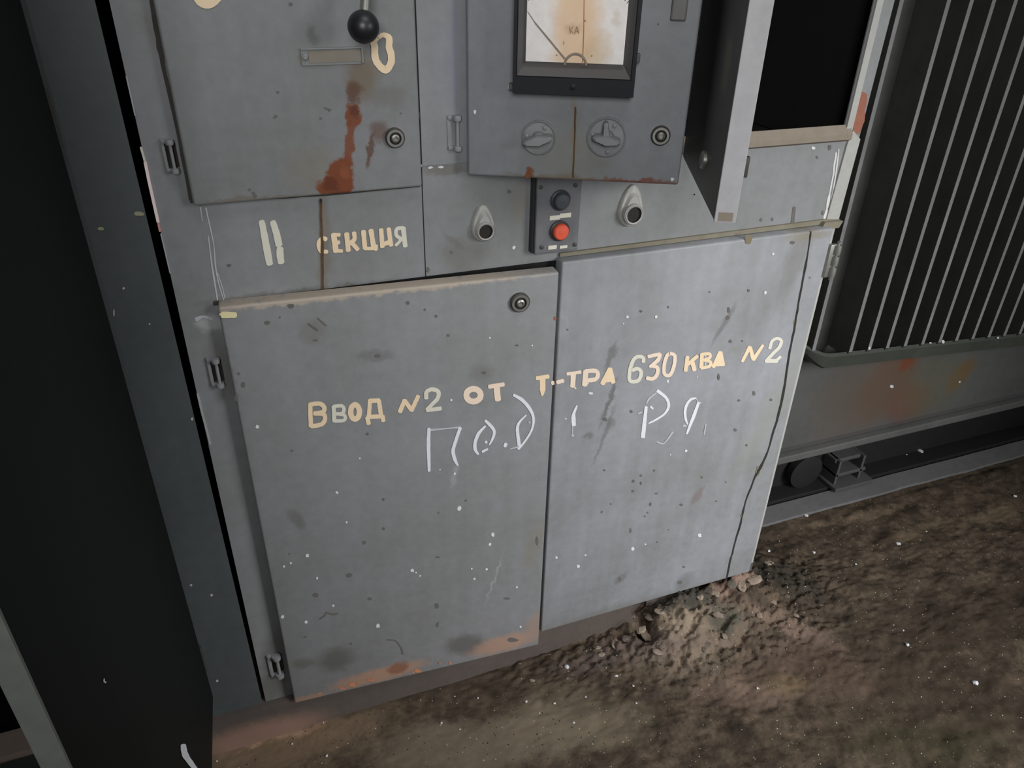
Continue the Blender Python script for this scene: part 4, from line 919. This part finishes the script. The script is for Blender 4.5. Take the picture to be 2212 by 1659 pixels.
# ------------------------------------------------------------------ small debris on the floor
def rock(name, mat, loc, size, sq=(1, 1, .6), seed=0, sub=2):
    bm = bmesh.new(); bmesh.ops.create_icosphere(bm, subdivisions=sub, radius=1)
    for v in bm.verts:
        n_ = noise.noise(v.co*1.3+Vector((seed*7.1, seed*3.3, 1))); v.co *= 1+.45*n_
        v.co = Vector((v.co.x*size*sq[0], v.co.y*size*sq[1], v.co.z*size*sq[2]))
    zmin = min(v.co.z for v in bm.verts)
    o = link(name, bm, mat); o.matrix_local = Matrix.Translation(Vector(loc)+Vector((0, 0, -zmin-size*.12*sq[2]))) @ Matrix.Rotation(random.uniform(0, 6.28), 4, 'Z')
    return o
def gz(px, py):
    p = GB.hit(px, py)
    for _ in range(6): p = Gr(floor_h(p.x, p.y)).hit(px, py)
    return p
M_chip = simple('white_chip', lin(196, 198, 202), .7, var=.06)
M_conc = surf('broken_concrete', lin(122, 110, 98), lin(150, 134, 120), rough=(.8, .95), bump=.8, var_scale=30)
M_concd = surf('dark_concrete', lin(84, 78, 70), lin(100, 92, 82), rough=(.8, .95), bump=.8, var_scale=30)
chips = [q(c7, *p)+(r,) for *p, r in ((75, 1458, 5.5), (165, 1510, 3.5), (875, 803, 6), (1110, 810, 6), (1330, 872, 4), (1552, 766, 8), (1600, 1294, 6), (1955, 1495, 9), (1700, 700, 3), (1580, 1218, 3),
                                         (10, 1345, 5), (80, 1350, 3), (181, 1600, 3), (815, 1520, 3.5), (1070, 620, 7), (2165, 515, 7), (930, 750, 2.5))]
chips += [q(c6, *p)+(r,) for *p, r in ((2075, 1085, 8), (2112, 1075, 3), (1603, 1250, 3), (1860, 1269, 3.4), (2010, 1279, 3.4), (1410, 1383, 3.4), (801, 1557, 4), (618, 1493, 3), (783, 1378, 2), (1215, 1125, 2), (2112, 1380, 3), (218, 1585, 3), (1508, 1415, 2.4), (1930, 1330, 2), (1480, 1240, 2), (2175, 1245, 3))]
def chip_label(i): return None
lab_chip = 'tiny white paint chip lying on the dirty floor'
for i, (x, y_, r) in enumerate(chips):
    p = gz(x, y_); s = r*.00075
    o = rock('paint_chip', M_chip, p, s, (1.1, .9, .5), i, 1); tag(o, lab_chip, 'paint chip', 'white paint chips scattered on the floor')
for i, (x, y_, r, sx) in enumerate(((1975, 966, 9, 1.6), (1945, 973, 4, 1))):
    p = Gr(.012).hit(x, y_); o = rock('paint_chip', M_chip, (p.x, min(p.y, .30), .012), r*.0008, (sx, .8, .4), 50+i, 1)
    tag(o, ('larger' if i == 0 else 'smaller')+' white flake on the black beam under the transformer', 'paint chip')
chunks = [(1405, 1335, 11), (1425, 1322, 8), (1460, 1312, 13), (1500, 1292, 8), (1512, 1291, 7), (1545, 1283, 10), (1580, 1265, 10), (1600, 1268, 12), (1630, 1255, 14), (1650, 1240, 10), (1385, 1362, 9), (1395, 1375, 12), (1350, 1380, 7),
          (1328, 1392, 8), (1550, 1330, 9), (1545, 1345, 7), (1475, 1345, 8), (1660, 1218, 9), (1640, 1205, 8), (1372, 1330, 7), (1420, 1410, 8), (1365, 1412, 6), (1300, 1415, 6), (1290, 1400, 5), (1700, 1290, 6), (1670, 1300, 7), (1565, 1375, 6), (1210, 1440, 4), (1150, 1470, 4), (1640, 1330, 7), (1520, 1400, 7), (1720, 1330, 6)]
for i, (x, y_, r) in enumerate(chunks):
    p = gz(x, y_); s = r*.00085
    o = rock('concrete_chunk', M_conc if i % 3 else M_concd, p, s, (1.6, 1.1, .38), 100+i, 2); tag(o, 'crumbled concrete lump in the rubble at the foot of the right cabinet door', 'rubble', 'crumbled concrete lumps by the cabinet')
